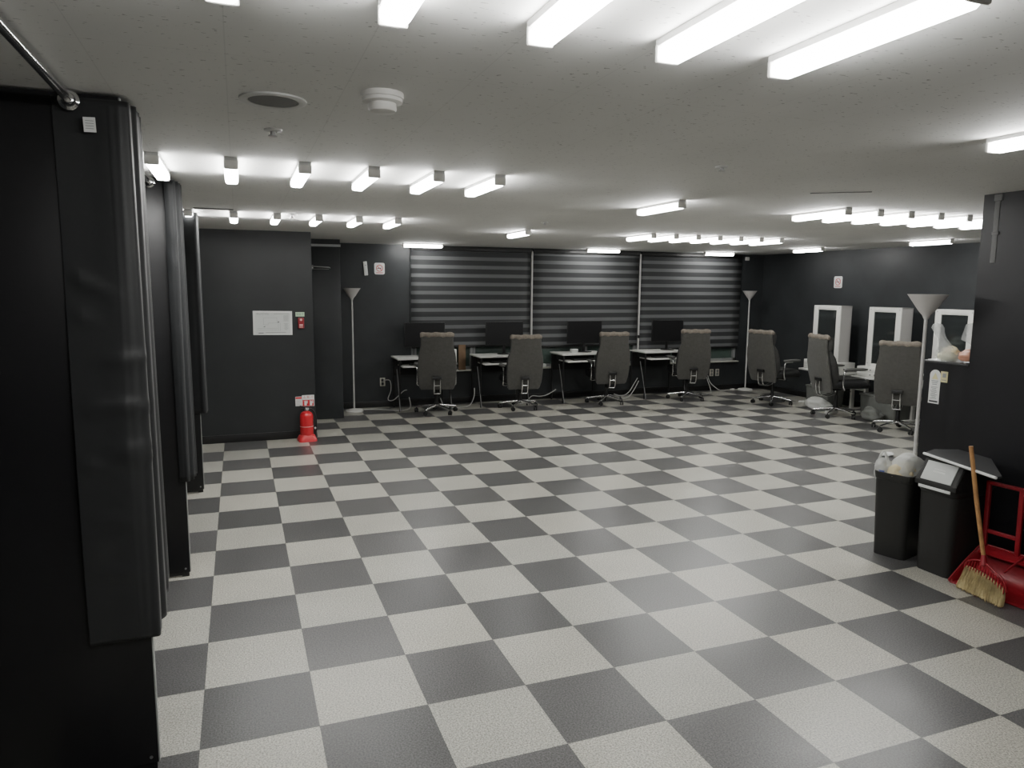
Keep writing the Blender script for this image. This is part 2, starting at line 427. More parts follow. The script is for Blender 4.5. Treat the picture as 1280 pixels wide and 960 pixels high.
# windows: three bays of grey frames and dark glass
bays = [(2.60, 4.52), (4.52, 6.46), (6.46, 8.50)]
for i, (x0, x1) in enumerate(bays):
    b = MB(); y = YB + 0.075; t = 0.045
    b.box(((x0 + x1) / 2, y, WZ0 + 0.03), (x1 - x0, 0.08, 0.06)); b.box(((x0 + x1) / 2, y, 2.35), (x1 - x0, 0.08, 0.04))
    for xx in (x0 + t / 2, x1 - t / 2, (x0 + x1) / 2): b.box((xx, y, 1.43), (t, 0.08, 1.86))
    for xx in (x0 + t + 0.03, (x0 + x1) / 2 + t): b.box((xx, y - 0.012, 1.43), (0.035, 0.05, 1.82))
    w = struct(b.build('window_%d' % (i + 1), M['alu'], smooth=False))
    b = MB(); b.box(((x0 + x1) / 2, y + 0.01, 1.43), (x1 - x0 - 0.04, 0.008, 1.84)); b.build('glass', M['teal'], w, smooth=False)
b = MB(); b.box((5.55, YB + 0.02, WZ0 + 0.008), (5.92, 0.17, 0.02), bev=0.004); struct(b.build('trim_3', M['ledge']))
b = MB(); b.box((5.6, YB + 0.35, 1.3), (6.6, 0.02, 2.7)); struct(b.build('night_backdrop', M['dark'], smooth=False))  # near-black sheet behind the glass; its colour stands in for the dark of night

# zebra blinds
bl = [(2.60, 4.505, 0.88, 'leftmost of the three black striped zebra blinds on the windows'),
      (4.545, 6.44, 0.85, 'middle black striped zebra blind between the two pale mullions'),
      (6.48, 8.50, 0.76, 'rightmost black striped zebra blind, nearest the far floor lamp')]
for i, (x0, x1, z0, lab) in enumerate(bl):
    t = thing('zebra_blind', lab, 'blind', ((x0 + x1) / 2, YB - 0.03, z0), group='zebra blinds over the window band')
    w = x1 - x0
    b = MB(); P = []
    for r in range(41):
        z = (2.33 - z0) * r / 40
        P.append([(-w / 2 + w * k / 10, 0.003 * math.sin(r * 1.3) , z) for k in range(11)])
    b.grid(P); b.build('striped_fabric', M['zebra'], t, solid=0.002)
    b = MB(); b.box((0, 0, 2.345 - z0), (w, 0.055, 0.07), bev=0.01); b.build('headrail', M['black'], t)
    b = MB(); b.box((0, 0, 0.0), (w, 0.018, 0.03), bev=0.005); b.build('bottom_rail', M['black'], t)
for x, z0, z1, lab in ((4.525, 0.86, 2.34, 'pale vertical pole between the left and middle blinds'),
                       (6.46, 0.53, 2.34, 'pale vertical pole between the middle and right blinds, reaching the sill')):
    t = thing('window_pole', lab, 'pole', (x, YB - 0.045, z0), group='pale poles between the blinds')
    b = MB(); b.box((0, 0, (z1 - z0) / 2), (0.026, 0.02, z1 - z0), bev=0.004); b.build('pole', M['offw'], t)
    b = MB(); b.box((0, -0.012, 0.14 if z0 > .7 else 0.45), (0.036, 0.02, 0.05), bev=0.004); b.build('bracket', M['black'], t)

# ------------------------------------------------------------------ ceiling lights
def make_light():
    t = thing('ceiling_light', 'x', 'ceiling light', (0, 0, H))
    b = MB(); b.box((0, 0, -0.009), (0.062, 0.575, 0.018), bev=0.003); b.build('housing', M['housing'], t)
    b = MB(); b.box((0, 0, -0.038), (0.066, 0.548, 0.040), bev=0.012, seg=1); b.build('diffuser', M['led'], t, smooth=False)
    for s in (-1, 1):
        b = MB(); b.box((0, s * 0.281, -0.034), (0.066, 0.014, 0.046), bev=0.006); b.build('end_cap', M['whitep'], t)
    return t
first = make_light(); used = False
def light(x, y, rz, label, group):
    global used
    if not used:
        first.location = (x, y, H); first.rotation_euler = (0, 0, rz); first['label'] = label; first['group'] = group; used = True
    else: dup(first, (x, y, H), rz, label, group)
ordn = ['leftmost', 'second from the left', 'third from the left', 'fourth from the left', 'fifth from the left', 'sixth from the left', 'seventh from the left']
for k in range(5):
    light(0.20 + 0.345 * k, -2.815, 0, 'big bright tube light, %s in the nearest row of five' % ordn[k], 'nearest row of tube lights')
for k in range(6):
    light(-0.145 + 0.345 * k, -0.05, 0, 'tube light, %s in the middle left row of six' % ordn[k], 'middle left row of tube lights')
for k in range(6):
    light(-0.145 + 0.345 * k, 2.66, 0, 'small tube light, %s in the far left row above the poster wall' % ordn[k], 'far left row of tube lights')
for k in range(7):
    light(4.50 + 0.317 * k, 0.385, 0, 'tube light, %s in the nearer right staggered row of seven' % ordn[k], 'nearer right row of tube lights')
for k in range(7):
    light(4.57 + 0.295 * k, 3.22, 0, 'small tube light, %s in the far right row of seven' % ordn[k], 'far right row of tube lights')
light(3.10, -2.30, 0, 'single tube light at the right edge, above the black column', 'single tube lights')
light(3.12, 0.50, 0, 'single tube light alone on the ceiling, left of the right rows', 'single tube lights')
light(3.12, 3.37, 0, 'small single tube light before the left blind and middle blind', 'single tube lights')
light(2.69, 6.02, PI / 2, 'tube light along the top of the left blind', 'tube lights along the window wall')
light(5.56, 6.02, PI / 2, 'tube light along the top of the middle blind', 'tube lights along the window wall')
light(7.72, 6.02, PI / 2, 'tube light along the top of the right blind', 'tube lights along the window wall')
light(8.12, 4.43, 0, 'tube light by the right wall, nearest the far corner', 'tube lights along the right wall')
light(8.12, 2.39, 0, 'tube light by the right wall, above the white mirrors', 'tube lights along the right wall')

# ceiling fittings
t = thing('ceiling_speaker', 'round flush ceiling grille left of the smoke detector', 'grille', (0.342, -1.545, H))
b = MB(); b.lathe([(0.108, 0.0), (0.108, -0.005), (0.096, -0.009), (0.082, -0.006), (0.080, 0.0)], n=40); b.build('rim', M['housing'], t)
b = MB(); b.lathe([(0.0, -0.004), (0.079, -0.004), (0.079, 0.0)], n=40); b.build('grille', M['ventg'], t)
t = thing('smoke_detector', 'white round smoke detector on the ceiling below the big lights', 'smoke detector', (0.665, -1.765, H))
b = MB(); b.lathe([(0.068, 0.0), (0.068, -0.016), (0.064, -0.018), (0.064, -0.028), (0.050, -0.032), (0.0, -0.032)], n=36); b.build('base', M['whitep'], t)
b = MB(); b.lathe([(0.044, -0.030), (0.046, -0.048), (0.042, -0.056), (0.024, -0.060), (0.0, -0.060)], n=36); b.build('sensor_cap', M['whitep'], t)
for x, y, lab, s in ((0.362, -1.06, 'small ceiling sprinkler head behind the round grille', 1.0),
                     (2.515, -1.035, 'small ceiling sprinkler head in the middle of the room', 0.9),
                     (0.67, 2.45, 'small sprinkler head between the far left tube lights', 1.3),
                     (2.93, 2.2, 'small sprinkler head before the left blind', 0.9)):
    t = thing('sprinkler', lab, 'sprinkler', (x, y, H + 0.001), group='ceiling sprinklers')
    b = MB(); b.lathe([(0.036 * s, 0), (0.034 * s, -0.006 * s), (0.016 * s, -0.010 * s), (0.014 * s, 0)], n=24); b.build('escutcheon', M['housing'], t)
    b = MB(); b.lathe([(0.010 * s, -0.006), (0.010 * s, -0.020 * s), (0.018 * s, -0.024 * s), (0.018 * s, -0.027 * s), (0.0, -0.027 * s)], n=20); b.build('head', M['steel'], t)
b = MB(); b.box((3.80, -0.52, H - 0.002), (0.36, 0.018, 0.004), rot=-0.6)
tag(b.build('ceiling_slot', M['ventg']), 'thin dark slot in the ceiling before the right lights', 'vent')
b = MB(); b.box((0.05, 2.25, H - 0.003), (0.30, 0.05, 0.006), bev=0.002)
tag(b.build('ceiling_slot', M['ventg']), 'thin dark slot in the ceiling near the curtains', 'vent')

# ------------------------------------------------------------------ changing booth partitions, rods, curtains
def partition(y, lab):
    t = thing('partition_panel', lab, 'partition', (-0.13, y, 0), group='black booth partition panels')
    b = MB(); b.box((-0.785, 0, 1.205), (1.562, 0.034, 2.355), bev=0.0015); b.build('panel', M['panel'], t)
    b = MB(); b.box((-0.002, 0, 1.205), (0.004, 0.030, 2.352)); b.build('edge_band', M['edge'], t)
    b = MB(); b.box((-0.55, 0, 0.02), (1.06, 0.026, 0.022)); b.build('foot_rail', M['black'], t)
    b = MB()
    for z in (0.052, ): b.lathe([(0.006, -0.0195), (0.006, -0.0165)], (-0.028, 0, z), n=12, axis='Y')
    b.build('screw', M['steel'], t)
    for xx in (-0.35, -0.03):
        b = MB(); b.box((xx, 0, 0.012), (0.04, 0.02, 0.026)); b.build('foot', M['black'], t)
partition(-3.32, 'black partition panel beside the camera, first of the booths')
partition(-1.40, 'black partition panel nearest in view at the left edge')
partition(0.51, 'middle black partition panel with the curtain bundle')
partition(2.455, 'farthest black partition panel near the poster wall')
def rod(y0, y1, x, z, lab):
    t = thing('curtain_rod', lab, 'curtain rod', (x, y0, z), group='chrome booth curtain rods')
    L = y1 - y0
    b = MB(); b.tube([(0, 0.004, 0), (0, L - 0.004, 0)], 0.0135, n=16); b.build('rod', M['chrome'], t)
    for yy, s in ((0.0, 1), (L, -1)):
        b = MB(); b.lathe([(0.031, 0.0), (0.031, s * 0.006), (0.022, s * 0.012), (0.018, s * 0.026), (0.014, s * 0.028)], (0, yy, 0), n=28, axis='Y'); b.build('flange', M['chrome'], t)
rod(-3.302, -1.446, -0.270, 2.352, 'chrome curtain rod at the top left, nearest the camera')
rod(-1.382, 0.492, -0.240, 2.352, 'second chrome curtain rod, ending at the middle partition')
rod(0.528, 2.437, -0.235, 2.352, 'third chrome curtain rod, behind the middle curtain')

def curtain(name, label, path, zt, zb, nfold, amp, m, flat_to=0.0, seed=1, hemfn=None, flare=0.0, nu=150, nv=46, wr=0.006):
    """cloth hanging along a plan path; folds grow after parameter flat_to"""
    rnd = random.Random(seed)
    pp = smoothpath([(p[0], p[1], 0) for p in path], 30)
    L = [0.0]
    for a, c in zip(pp, pp[1:]): L.append(L[-1] + (c - a).length)
    def at(u):
        s = u * L[-1]
        for i in range(len(L) - 1):
            if L[i + 1] >= s:
                k = (s - L[i]) / max(L[i + 1] - L[i], 1e-9); p = pp[i].lerp(pp[i + 1], k); t = (pp[i + 1] - pp[i]).normalized()
                return p, Vector((t.y, -t.x, 0))
        t = (pp[-1] - pp[-2]).normalized(); return pp[-1], Vector((t.y, -t.x, 0))
    ph = [rnd.uniform(0, 6.28) for _ in range(8)]
    P = []
    creases = [(rnd.uniform(0.15, 0.9), rnd.uniform(0, 1), rnd.uniform(-0.5, 0.5), rnd.uniform(0.5, 1.1)) for _ in range(11)]
    for j in range(nv + 1):
        v = j / nv; row = []
        for i in range(nu + 1):
            u = i / nu; p, n = at(u)
            g = 0.0 if u < flat_to else min(1, (u - flat_to) / 0.12)
            fo = amp * g * (math.sin(2 * PI * nfold * u + ph[0] + 0.25 * math.sin(3 * v + ph[1])) + 0.35 * math.sin(2 * PI * nfold * 2.3 * u + ph[2] + v))
            fo *= 0.75 + 0.45 * v
            w = 0
            for (cv, cu, sl, st) in creases:
                d = (v - cv) - sl * (u - cu) * 0.35
                w += wr * st * math.exp(-(d / 0.011) ** 2) * math.exp(-((u - cu * 0.3) / 0.10) ** 2) * (1 - 0.85 * g) * min(1.0, u / 0.06)
            w += wr * 0.7 * math.sin(5.2 * v + 4 * u + ph[3]) * (1 - g)
            q = p + n * (fo + w + flare * v * g)
            hb = zb + (hemfn(u) if hemfn else 0)
            row.append((q.x, q.y, zt + (hb - zt) * v))
        P.append(row)
    b = MB(); b.grid(P)
    o = b.build(name, m, None, ang=80, solid=0.0022)
    return tag(o, label, 'curtain', 'black booth curtains')
# wrapped around the near partition: flat face, folds round the edge, long drop behind
curtain('curtain', 'black satin curtain wrapped round the nearest partition, creased flat front',
        [(-0.325, -1.428), (-0.24, -1.431), (-0.165, -1.436), (-0.120, -1.428), (-0.100, -1.38), (-0.098, -1.28), (-0.112, -1.12), (-0.15, -0.97), (-0.20, -0.88)],
        2.368, 0.52, 10.5, 0.0085, M['satin'], flat_to=0.20, seed=3, wr=0.013, flare=0.003, nu=240, nv=90,
        hemfn=lambda u: 0.13 * max(0.0, min(1.0, (u - 0.28) / 0.25)))
curtain('curtain', 'black curtain bundle round the edge of the middle partition',
        [(-0.165, 0.472), (-0.135, 0.470), (-0.110, 0.487), (-0.098, 0.55), (-0.094, 0.68), (-0.12, 0.80), (-0.17, 0.9)],
        2.368, 0.60, 7.0, 0.008, M['satin2'], flat_to=0.06, seed=5, flare=0.004)
curtain('curtain', 'black curtain with a shorter hem round the farthest partition',
        [(-0.20, 2.418), (-0.15, 2.416), (-0.105, 2.42), (-0.084, 2.46), (-0.088, 2.56), (-0.12, 2.70), (-0.17, 2.82)],
        2.368, 0.695, 4.6, 0.006, M['satin2'], flat_to=0.1, seed=8, flare=0.004)
t = thing('paper_sticker', 'small square white sticker near the top of the nearest curtain', 'sticker', (-0.216, -1.452, 2.281))
b = MB(); b.box((0, 0, 0), (0.035, 0.0012, 0.046), rot=Matrix.Rotation(-0.03, 4, 'Y')); b.build('paper', M['paper'], t)
b = MB()
for k in range(4): b.box((0, -0.0012, 0.012 - 0.008 * k), (0.024, 0.0006, 0.0016))
b.build('printed_lines', M['inkg'], t)

# ------------------------------------------------------------------ signs on the projecting wall
ys = YA - 0.004
t = thing('evacuation_plan', 'white evacuation plan poster on the black wall', 'poster', (0.567, ys, 1.355))
sk = Matrix.Rotation(0.012, 4, 'Y')
PW, PH = 0.425, 0.272
b = MB(); b.box((0, 0, 0), (PW, 0.005, PH), rot=sk, bev=0.001); b.build('board', M['paper'], t)
b = MB(); b.box((0, -0.003, 0), (PW - 0.045, 0.001, PH - 0.04), rot=sk); b.build('printed_sheet', M['paperg'], t)
yy = -0.0042
text('title', '피난안내도', 0.030, M['inkg'], t, (-0.105, yy, 0.103), ROT_FRONT)
b = MB()
b.box((0.095, yy, 0.104), (0.16, 0.0008, 0.004)); b.box((0, yy, -0.115), (0.37, 0.0008, 0.002)); b.box((0.03, yy, -0.108), (0.22, 0.0008, 0.005))
# room outline
for (x0, z0, x1, z1) in ((-0.10, 0.06, 0.045, 0.06), (0.045, 0.06, 0.045, 0.0), (-0.10, 0.06, -0.10, -0.02), (-0.10, -0.02, -0.05, -0.02),
                         (-0.05, -0.02, -0.05, 0.0), (-0.05, 0.0, 0.055, 0.0), (0.06, 0.03, 0.06, -0.09), (0.08, 0.0, 0.08, -0.09), (-0.17, -0.06, 0.05, -0.06), (-0.17, -0.08, 0.05, -0.08)):
    b.box(((x0 + x1) / 2, yy, (z0 + z1) / 2), (abs(x1 - x0) + 0.0022, 0.0008, abs(z1 - z0) + 0.0022))
b.build('plan_drawing', M['inkg'], t)
b = MB(); b.prism([(-0.105, -0.045), (-0.085, -0.045), (-0.08, -0.036), (-0.095, -0.038)], 'Y', yy - 0.0005, yy + 0.0005); b.box((0.062, yy, 0.01), (0.016, 0.001, 0.01)); b.box((-0.13, yy, -0.112), (0.055, 0.001, 0.007))
b.build('plan_marks', M['ink'], t)
b = MB()
for k in range(8): b.box((0.145, yy, 0.085 - 0.009 * k), (0.055, 0.0008, 0.003))
for k in range(9): b.box((0.145, yy, -0.005 - 0.009 * k), (0.052 - 0.012 * (k % 3), 0.0008, 0.003))
b.build('legend_text', M['inkg'], t)
t = thing('exit_sign', 'small pale green sign with dark lettering above the red box', 'sign', (0.868, ys, 1.452))
b = MB(); b.box((0, 0, 0), (0.098, 0.004, 0.050), bev=0.001); b.build('board', M['green'], t)
text('lettering', '비상구', 0.030, M['inkgr'], t, (0, -0.0028, 0), ROT_FRONT)
t = thing('emergency_flashlight', 'small red box mounted below the pale green sign', 'flashlight', (0.876, YA - 0.016, 1.352))
b = MB(); b.box((0, 0, 0), (0.068, 0.032, 0.125), bev=0.008); b.build('case', M['red'], t)
b = MB(); b.box((0, -0.0168, -0.022), (0.040, 0.003, 0.020), bev=0.001); b.box((0, -0.0168, -0.046), (0.040, 0.003, 0.008), bev=0.001); b.build('white_panel', M['pink'], t)
b = MB(); b.lathe([(0.0, -0.004), (0.013, -0.004), (0.013, 0.0)], (0, -0.0160, 0.038), n=18, axis='Y'); b.build('lens', M['pink'], t)
t = thing('extinguisher_sign', 'red and white sign on the wall above the fire extinguisher', 'sign', (0.931, ys, 0.442))
b = MB(); b.box((0, 0, 0), (0.138, 0.004, 0.132), bev=0.001); b.build('board', M['paper'], t)
b = MB(); b.box((0, -0.0025, -0.026), (0.126, 0.001, 0.074)); b.build('red_field', M['inkr'], t)
text('lettering', '소 화 기', 0.034, M['inkr'], t, (0, -0.0028, 0.040), ROT_FRONT)
b = MB()
for sx in (-1, 1):
    cx = sx * 0.031
    b.box((cx, -0.0034, -0.033), (0.026, 0.0008, 0.046)); b.box((cx, -0.0034, -0.004), (0.012, 0.0008, 0.012)); b.box((cx + 0.018, -0.0034, -0.014), (0.010, 0.0008, 0.034)); b.box((cx - 0.012, -0.0034, -0.002), (0.014, 0.0008, 0.005))
b.build('pictogram', M['paper'], t)
t = thing('inspection_card', 'small white card with red header left of the extinguisher sign', 'sign', (0.824, ys, 0.438))
b = MB(); b.box((0, 0, 0), (0.074, 0.003, 0.110), bev=0.001); b.build('card', M['paper'], t)
b = MB(); b.box((0, -0.002, 0.040), (0.070, 0.001, 0.022)); b.build('red_header', M['inkr'], t)
b = MB()
for k in range(6): b.box((0, -0.002, 0.016 - 0.012 * k), (0.055, 0.0008, 0.003))
b.build('printed_lines', M['inkg'], t)

# fire extinguisher on red base
t = thing('fire_extinguisher', 'red fire extinguisher standing on a red plastic base', 'fire extinguisher', (0.893, 4.345, 0), rz=0.15); t.scale = (0.80, 0.80, 0.85)
b = MB(); b.loft([[(x, y, 0) for x, y in rrect(0.255, 0.235, 0.05)], [(x, y, 0.025) for x, y in rrect(0.255, 0.235, 0.05)],
                  [(x, y, 0.075) for x, y in rrect(0.215, 0.20, 0.07)], [(x, y, 0.095) for x, y in rrect(0.17, 0.165, 0.07)]]); b.build('stand_base', M['redb'], t, ang=35)
b = MB(); b.lathe([(0.090, 0.06), (0.094, 0.09), (0.094, 0.335), (0.090, 0.362), (0.074, 0.388), (0.045, 0.404), (0.024, 0.412)], n=36); b.build('cylinder', M['redp'], t)
b = MB(); b.lathe([(0.0935, 0.20), (0.0950, 0.20), (0.0950, 0.206), (0.0935, 0.206)], n=36); b.build('label_band', M['pink'], t)
b = MB(); b.lathe([(0.024, 0.415), (0.026, 0.425), (0.024, 0.445), (0.016, 0.455), (0.0, 0.455)], n=20); b.box((0.018, -0.01, 0.44), (0.03, 0.03, 0.026), bev=0.004); b.build('valve', M['steel'], t)
b = MB(); b.box((-0.03, 0, 0.468), (0.12, 0.022, 0.008), rot=Matrix.Rotation(0.30, 4, 'Y'), bev=0.002); b.box((-0.035, 0, 0.446), (0.09, 0.02, 0.007), rot=Matrix.Rotation(-0.05, 4, 'Y'), bev=0.002); b.build('handle', M['black'], t)
b = MB(); b.tube(smoothpath([(0.02, -0.01, 0.44), (0.08, -0.02, 0.425), (0.122, -0.03, 0.35), (0.132, -0.03, 0.22), (0.122, -0.035, 0.10)], 8), 0.0105, n=10); b.build('hose', M['black'], t)
b = MB(); b.tube([(0.122, -0.035, 0.13), (0.120, -0.045, 0.045)], [0.012, 0.021], n=12); b.build('nozzle', M['black'], t)
b = MB(); b.lathe([(0.014, -0.008), (0.014, 0.006), (0.0, 0.008)], (0.108, -0.050, 0.175), n=14, axis='Y'); b.build('hose_clip', M['whitep'], t)

# back wall: tag and no-smoking signs
t = thing('wall_tag', 'narrow white tag left of the no smoking sign', 'tag', (1.945, YB - 0.010, 2.035))
b = MB(); b.box((0, 0, 0), (0.056, 0.018, 0.20), rot=Matrix.Rotation(-0.08, 4, 'Y') , bev=0.006); b.build('case', M['paper'], t)
b = MB(); b.lathe([(0.0, -0.002), (0.008, -0.002), (0.008, 0)], (-0.0, -0.0095, 0.045), n=10, axis='Y'); b.build('button', M['inkg'], t)
def no_smoking(loc, rz, lab, s=1.0):
    t = thing('no_smoking_sign', lab, 'sign', loc, rz, 'no smoking signs')
    b = MB(); b.prism(rrect(0.15 * s, 0.165 * s, 0.025), 'Y', -0.003, 0.002); b.build('board', M['paper'], t)
    b = MB(); R = 0.045 * s
    b.tube([(R * math.cos(a), -0.004, R * math.sin(a) + 0.006) for a in [2 * PI * k / 28 for k in range(28)]], 0.005, n=6, closed=True)
    b.box((0, -0.0046, 0.006), (R * 1.9, 0.003, 0.008), rot=Matrix.Rotation(0.78, 4, 'Y')); b.build('red_ring', M['inkr'], t)
    b = MB(); b.box((-0.004, -0.004, 0.004), (0.060 * s, 0.001, 0.010)); b.box((0.026, -0.004, 0.022), (0.004, 0.001, 0.018)); b.build('cigarette', M['ink'], t)
    b = MB(); b.box((0, -0.004, -0.060 * s), (0.10 * s, 0.001, 0.010)); b.build('caption_line', M['inkr'], t)
no_smoking((2.148, YB - 0.003, 2.035), 0, 'no smoking sign on the back wall left of the blinds')
no_smoking((XR - 0.003, 4.70, 1.90), -PI / 2, 'no smoking sign on the right wall above the white mirrors', 1.1)
b = MB(); b.box((8.62, YB - 0.02, 2.31), (0.075, 0.04, 0.06), bev=0.01)
tag(b.build('wall_sensor', M['offw']), 'small pale sensor high in the far corner', 'sensor')

# ------------------------------------------------------------------ floor lamps
def lamp_mesh():
    t = thing('floor_lamp', 'x', 'floor lamp')
    b = MB(); b.lathe([(0.0, 0.0), (0.128, 0.0), (0.130, 0.010), (0.120, 0.022), (0.06, 0.034), (0.016, 0.042), (0.0, 0.042)], n=36); b.build('base', M['whitep'], t)
    b = MB(); b.tube([(0, 0, 0.035), (0, 0, 0.60)], 0.0125, n=14); b.tube([(0, 0, 0.60), (0, 0, 1.10)], 0.0120, n=14); b.tube([(0, 0, 1.10), (0, 0, 1.60)], 0.0115, n=14); b.build('pole', M['offw'], t)
    b = MB(); b.lathe([(0.0125, 1.585), (0.020, 1.60), (0.030, 1.625)], n=24); b.build('shade_holder', M['offw'], t)
    b = MB(); b.lathe([(0.024, 1.612), (0.05, 1.642), (0.120, 1.748), (0.123, 1.752), (0.117, 1.752), (0.045, 1.646), (0.0, 1.630)], n=40); b.build('lamp_shade', M['shade'], t)
    return t
lp = lamp_mesh(); lp.location = (1.706, 6.19, 0); lp['label'] = 'slim white uplighter floor lamp near the recess door'; lp['group'] = 'white torchiere lamps'
dup(lp, (8.60, 6.29, 0), 0, 'slim white uplighter floor lamp in the far right corner by the blinds', 'white torchiere lamps')
dup(lp, (4.51, -0.615, 0), 0, 'white uplighter floor lamp behind the overflowing bin, nearest the camera', 'white torchiere lamps')

# ------------------------------------------------------------------ chairs
def make_chair():
    t = thing('office_chair', 'x', 'chair')
    # five-star base
    for k in range(5):
        a = 2 * PI * k / 5 + 0.35; dx, dy = math.cos(a), math.sin(a)
        b = MB(); b.tube([(0.03 * dx, 0.03 * dy, 0.115), (0.16 * dx, 0.16 * dy, 0.100), (0.30 * dx, 0.30 * dy, 0.078)], [0.021, 0.017, 0.013], n=10)
        leg = b.build('leg', M['chrome'], t)
        b = MB(); c = Vector((0.292 * dx, 0.292 * dy, 0.031))
        for s in (-1, 1):
            R = Matrix.Rotation(a + 0.5, 3, 'Z')
            b.lathe([(0.0, -0.009), (0.026, -0.009), (0.030, -0.004), (0.030, 0.004), (0.026, 0.009), (0.0, 0.009)], c + R @ Vector((s * 0.015, 0, 0)), n=18, axis='X', rot=R)
        b.tube([c + Vector((0, 0, 0.01)), c + Vector((0, 0, 0.05))], 0.010, n=8)
        b.build('caster', M['black'], leg)
    b = MB(); b.lathe([(0.034, 0.085), (0.034, 0.15), (0.026, 0.155), (0.026, 0.30), (0.016, 0.305), (0.016, 0.385)], n=18); b.build('gas_lift', M['black'], t)
    b = MB(); b.box((0, 0, 0.400), (0.20, 0.26, 0.04), bev=0.01); b.tube([(0.08, 0.05, 0.39), (0.22, 0.07, 0.38)], 0.006); b.build('tilt_mechanism', M['black'], t)
    # seat cushion with waterfall front
    b = MB(); rings = []
    for (y, zc, w, h) in ((-0.21, 0.472, 0.42, 0.08), (-0.16, 0.477, 0.47, 0.11), (0.0, 0.480, 0.50, 0.125), (0.20, 0.482, 0.50, 0.13), (0.31, 0.478, 0.49, 0.12), (0.355, 0.460, 0.45, 0.075)):
        rings.append([(x, y, zc + z) for x, z in rrect(w, h, h * 0.45)])
    b.loft(rings); b.build('seat', M['seatm'], t, ang=60)
    b = MB(); b.box((0, 0.06, 0.546), (0.42, 0.46, 0.018), bev=0.010); b.build('seat_pad', M['fabd'], t)
    # back: rear shell then thick front cushion, leaning back
    def section(z, w, y0, th, bow):
        pts = []
        for x, y in rrect(w, th, min(th, w) * 0.42, 5):
            pts.append((x, y0 + y - bow * (1 - (2 * x / w) ** 2) * 0.5 + 0.0, z))
        return pts
    prof = [(0.365, 0.43), (0.39, 0.48), (0.48, 0.515), (0.62, 0.53), (0.76, 0.525), (0.87, 0.50), (0.94, 0.46), (1.00, 0.445), (1.09, 0.445), (1.120, 0.44)]
    def yb(z): return -0.195 - 0.16 * (z - 0.40) - 0.03 * math.sin((z - 0.4) / 0.7 * PI)
    b = MB(); b.loft([section(z, w, yb(z) - 0.028, 0.03, 0.02) for z, w in prof]); b.build('back_shell', M['fabric'], t, ang=60)
    pf = [(0.46, 0.42, 0.07), (0.50, 0.47, 0.12), (0.62, 0.505, 0.155), (0.74, 0.505, 0.155), (0.85, 0.48, 0.12), (0.91, 0.44, 0.075), (0.94, 0.41, 0.055)]
    b = MB(); b.loft([section(z, w, yb(z) + 0.018 + th * 0.3, th, 0.0) for z, w, th in pf]); b.build('back_cushion', M['fabd'], t, ang=60)
    b = MB(); b.loft([section(z, w, yb(z) + 0.010 + th * 0.3, th, 0.0) for z, w, th in ((0.93, 0.40, 0.05), (0.96, 0.425, 0.09), (1.03, 0.435, 0.115), (1.09, 0.435, 0.105), (1.13, 0.42, 0.07))]); b.build('head_cushion', M['fabd'], t, ang=60)
    # rolled tan top
    b = MB(); ys_ = yb(1.12) - 0.012; rings = []
    rd = random.Random(2)
    for i in range(19):
        x = -0.232 + 0.464 * i / 18
        r = 0.040 * (0.90 + 0.06 * math.sin(i * 1.7) + rd.uniform(-0.03, 0.03)); r *= (0.72 if i in (0, 18) else 1.0)
        rings.append([(x, ys_ + r * 1.15 * math.cos(2 * PI * k / 16), 1.128 + 0.004 * math.sin(i * .9) + r * math.sin(2 * PI * k / 16)) for k in range(16)])
    b.loft(rings); b.build('headrest_roll', M['tan'], t, ang=70)
    # rear support bracket
    b = MB(); b.box((0, yb(0.53) - 0.060, 0.535), (0.125, 0.05, 0.045), bev=0.008); b.build('bracket_housing', M['black'], t)
    b = MB()
    for s in (-1, 1):
        b.tube(smoothpath([(s * 0.042, yb(0.53) - 0.064, 0.53), (s * 0.042, yb(0.45) - 0.085, 0.42), (s * 0.042, yb(0.4) - 0.070, 0.325), (s * 0.040, -0.16, 0.300), (s * 0.036, -0.05, 0.33), (s * 0.036, -0.04, 0.38)], 6), 0.0085, n=10)
    b.tube([(-0.042, yb(0.45) - 0.085, 0.43), (0.042, yb(0.45) - 0.085, 0.43)], 0.0075, n=8)
    b.tube([(-0.042, yb(0.4) - 0.062, 0.312), (0.042, yb(0.4) - 0.062, 0.312)], 0.0085, n=8)
    b.build('support_bars', M['chrome'], t)
    # armrests: padded top, chrome loop from the pad's rear down under the seat
    for s in (-1, 1):
        b = MB()
        b.tube(smoothpath([(s * 0.268, 0.10, 0.672), (s * 0.268, -0.045, 0.670), (s * 0.270, -0.080, 0.63), (s * 0.270, -0.084, 0.48), (s * 0.266, -0.055, 0.415), (s * 0.20, -0.02, 0.405), (s * 0.09, -0.01, 0.403)], 7), 0.0105, n=10)
        arm = b.build('armrest', M['chrome'], t)
        b = MB(); b.loft([[(s * 0.268 + x, y, 0.696 + z) for x, z in rrect(w, h, h * 0.45, 4)] for (y, w, h) in ((-0.085, 0.045, 0.02), (-0.065, 0.070, 0.036), (0.05, 0.080, 0.038), (0.22, 0.076, 0.034), (0.262, 0.045, 0.018))]); b.build('arm_pad', M['gpad'], arm, ang=60)
    return t
ch = make_chair(); chused = False
def chair(x, y, facing_deg, label, group, dz=0.0):
    """facing measured clockwise from +Y"""
    global chused
    rz = -math.radians(facing_deg)
    if not chused:
        ch.location = (x, y, 0); ch.rotation_euler = (0, 0, rz); ch['label'] = label; ch['group'] = group; chused = True
    else:
        c = dup(ch, (x, y, 0), rz, label, group)
        for k in c.children:
            if not k.name.startswith(('leg', 'gas_lift')): k.location.z = dz
G1 = 'high-back office chairs at the computer desks'; G2 = 'high-back office chairs at the white mirrors'
chair(2.79, 5.70, 12, 'grey high-back chair at the leftmost computer desk', G1)
chair(4.06, 5.70, 6, 'grey high-back chair at the second computer desk from the left', G1, -0.05)
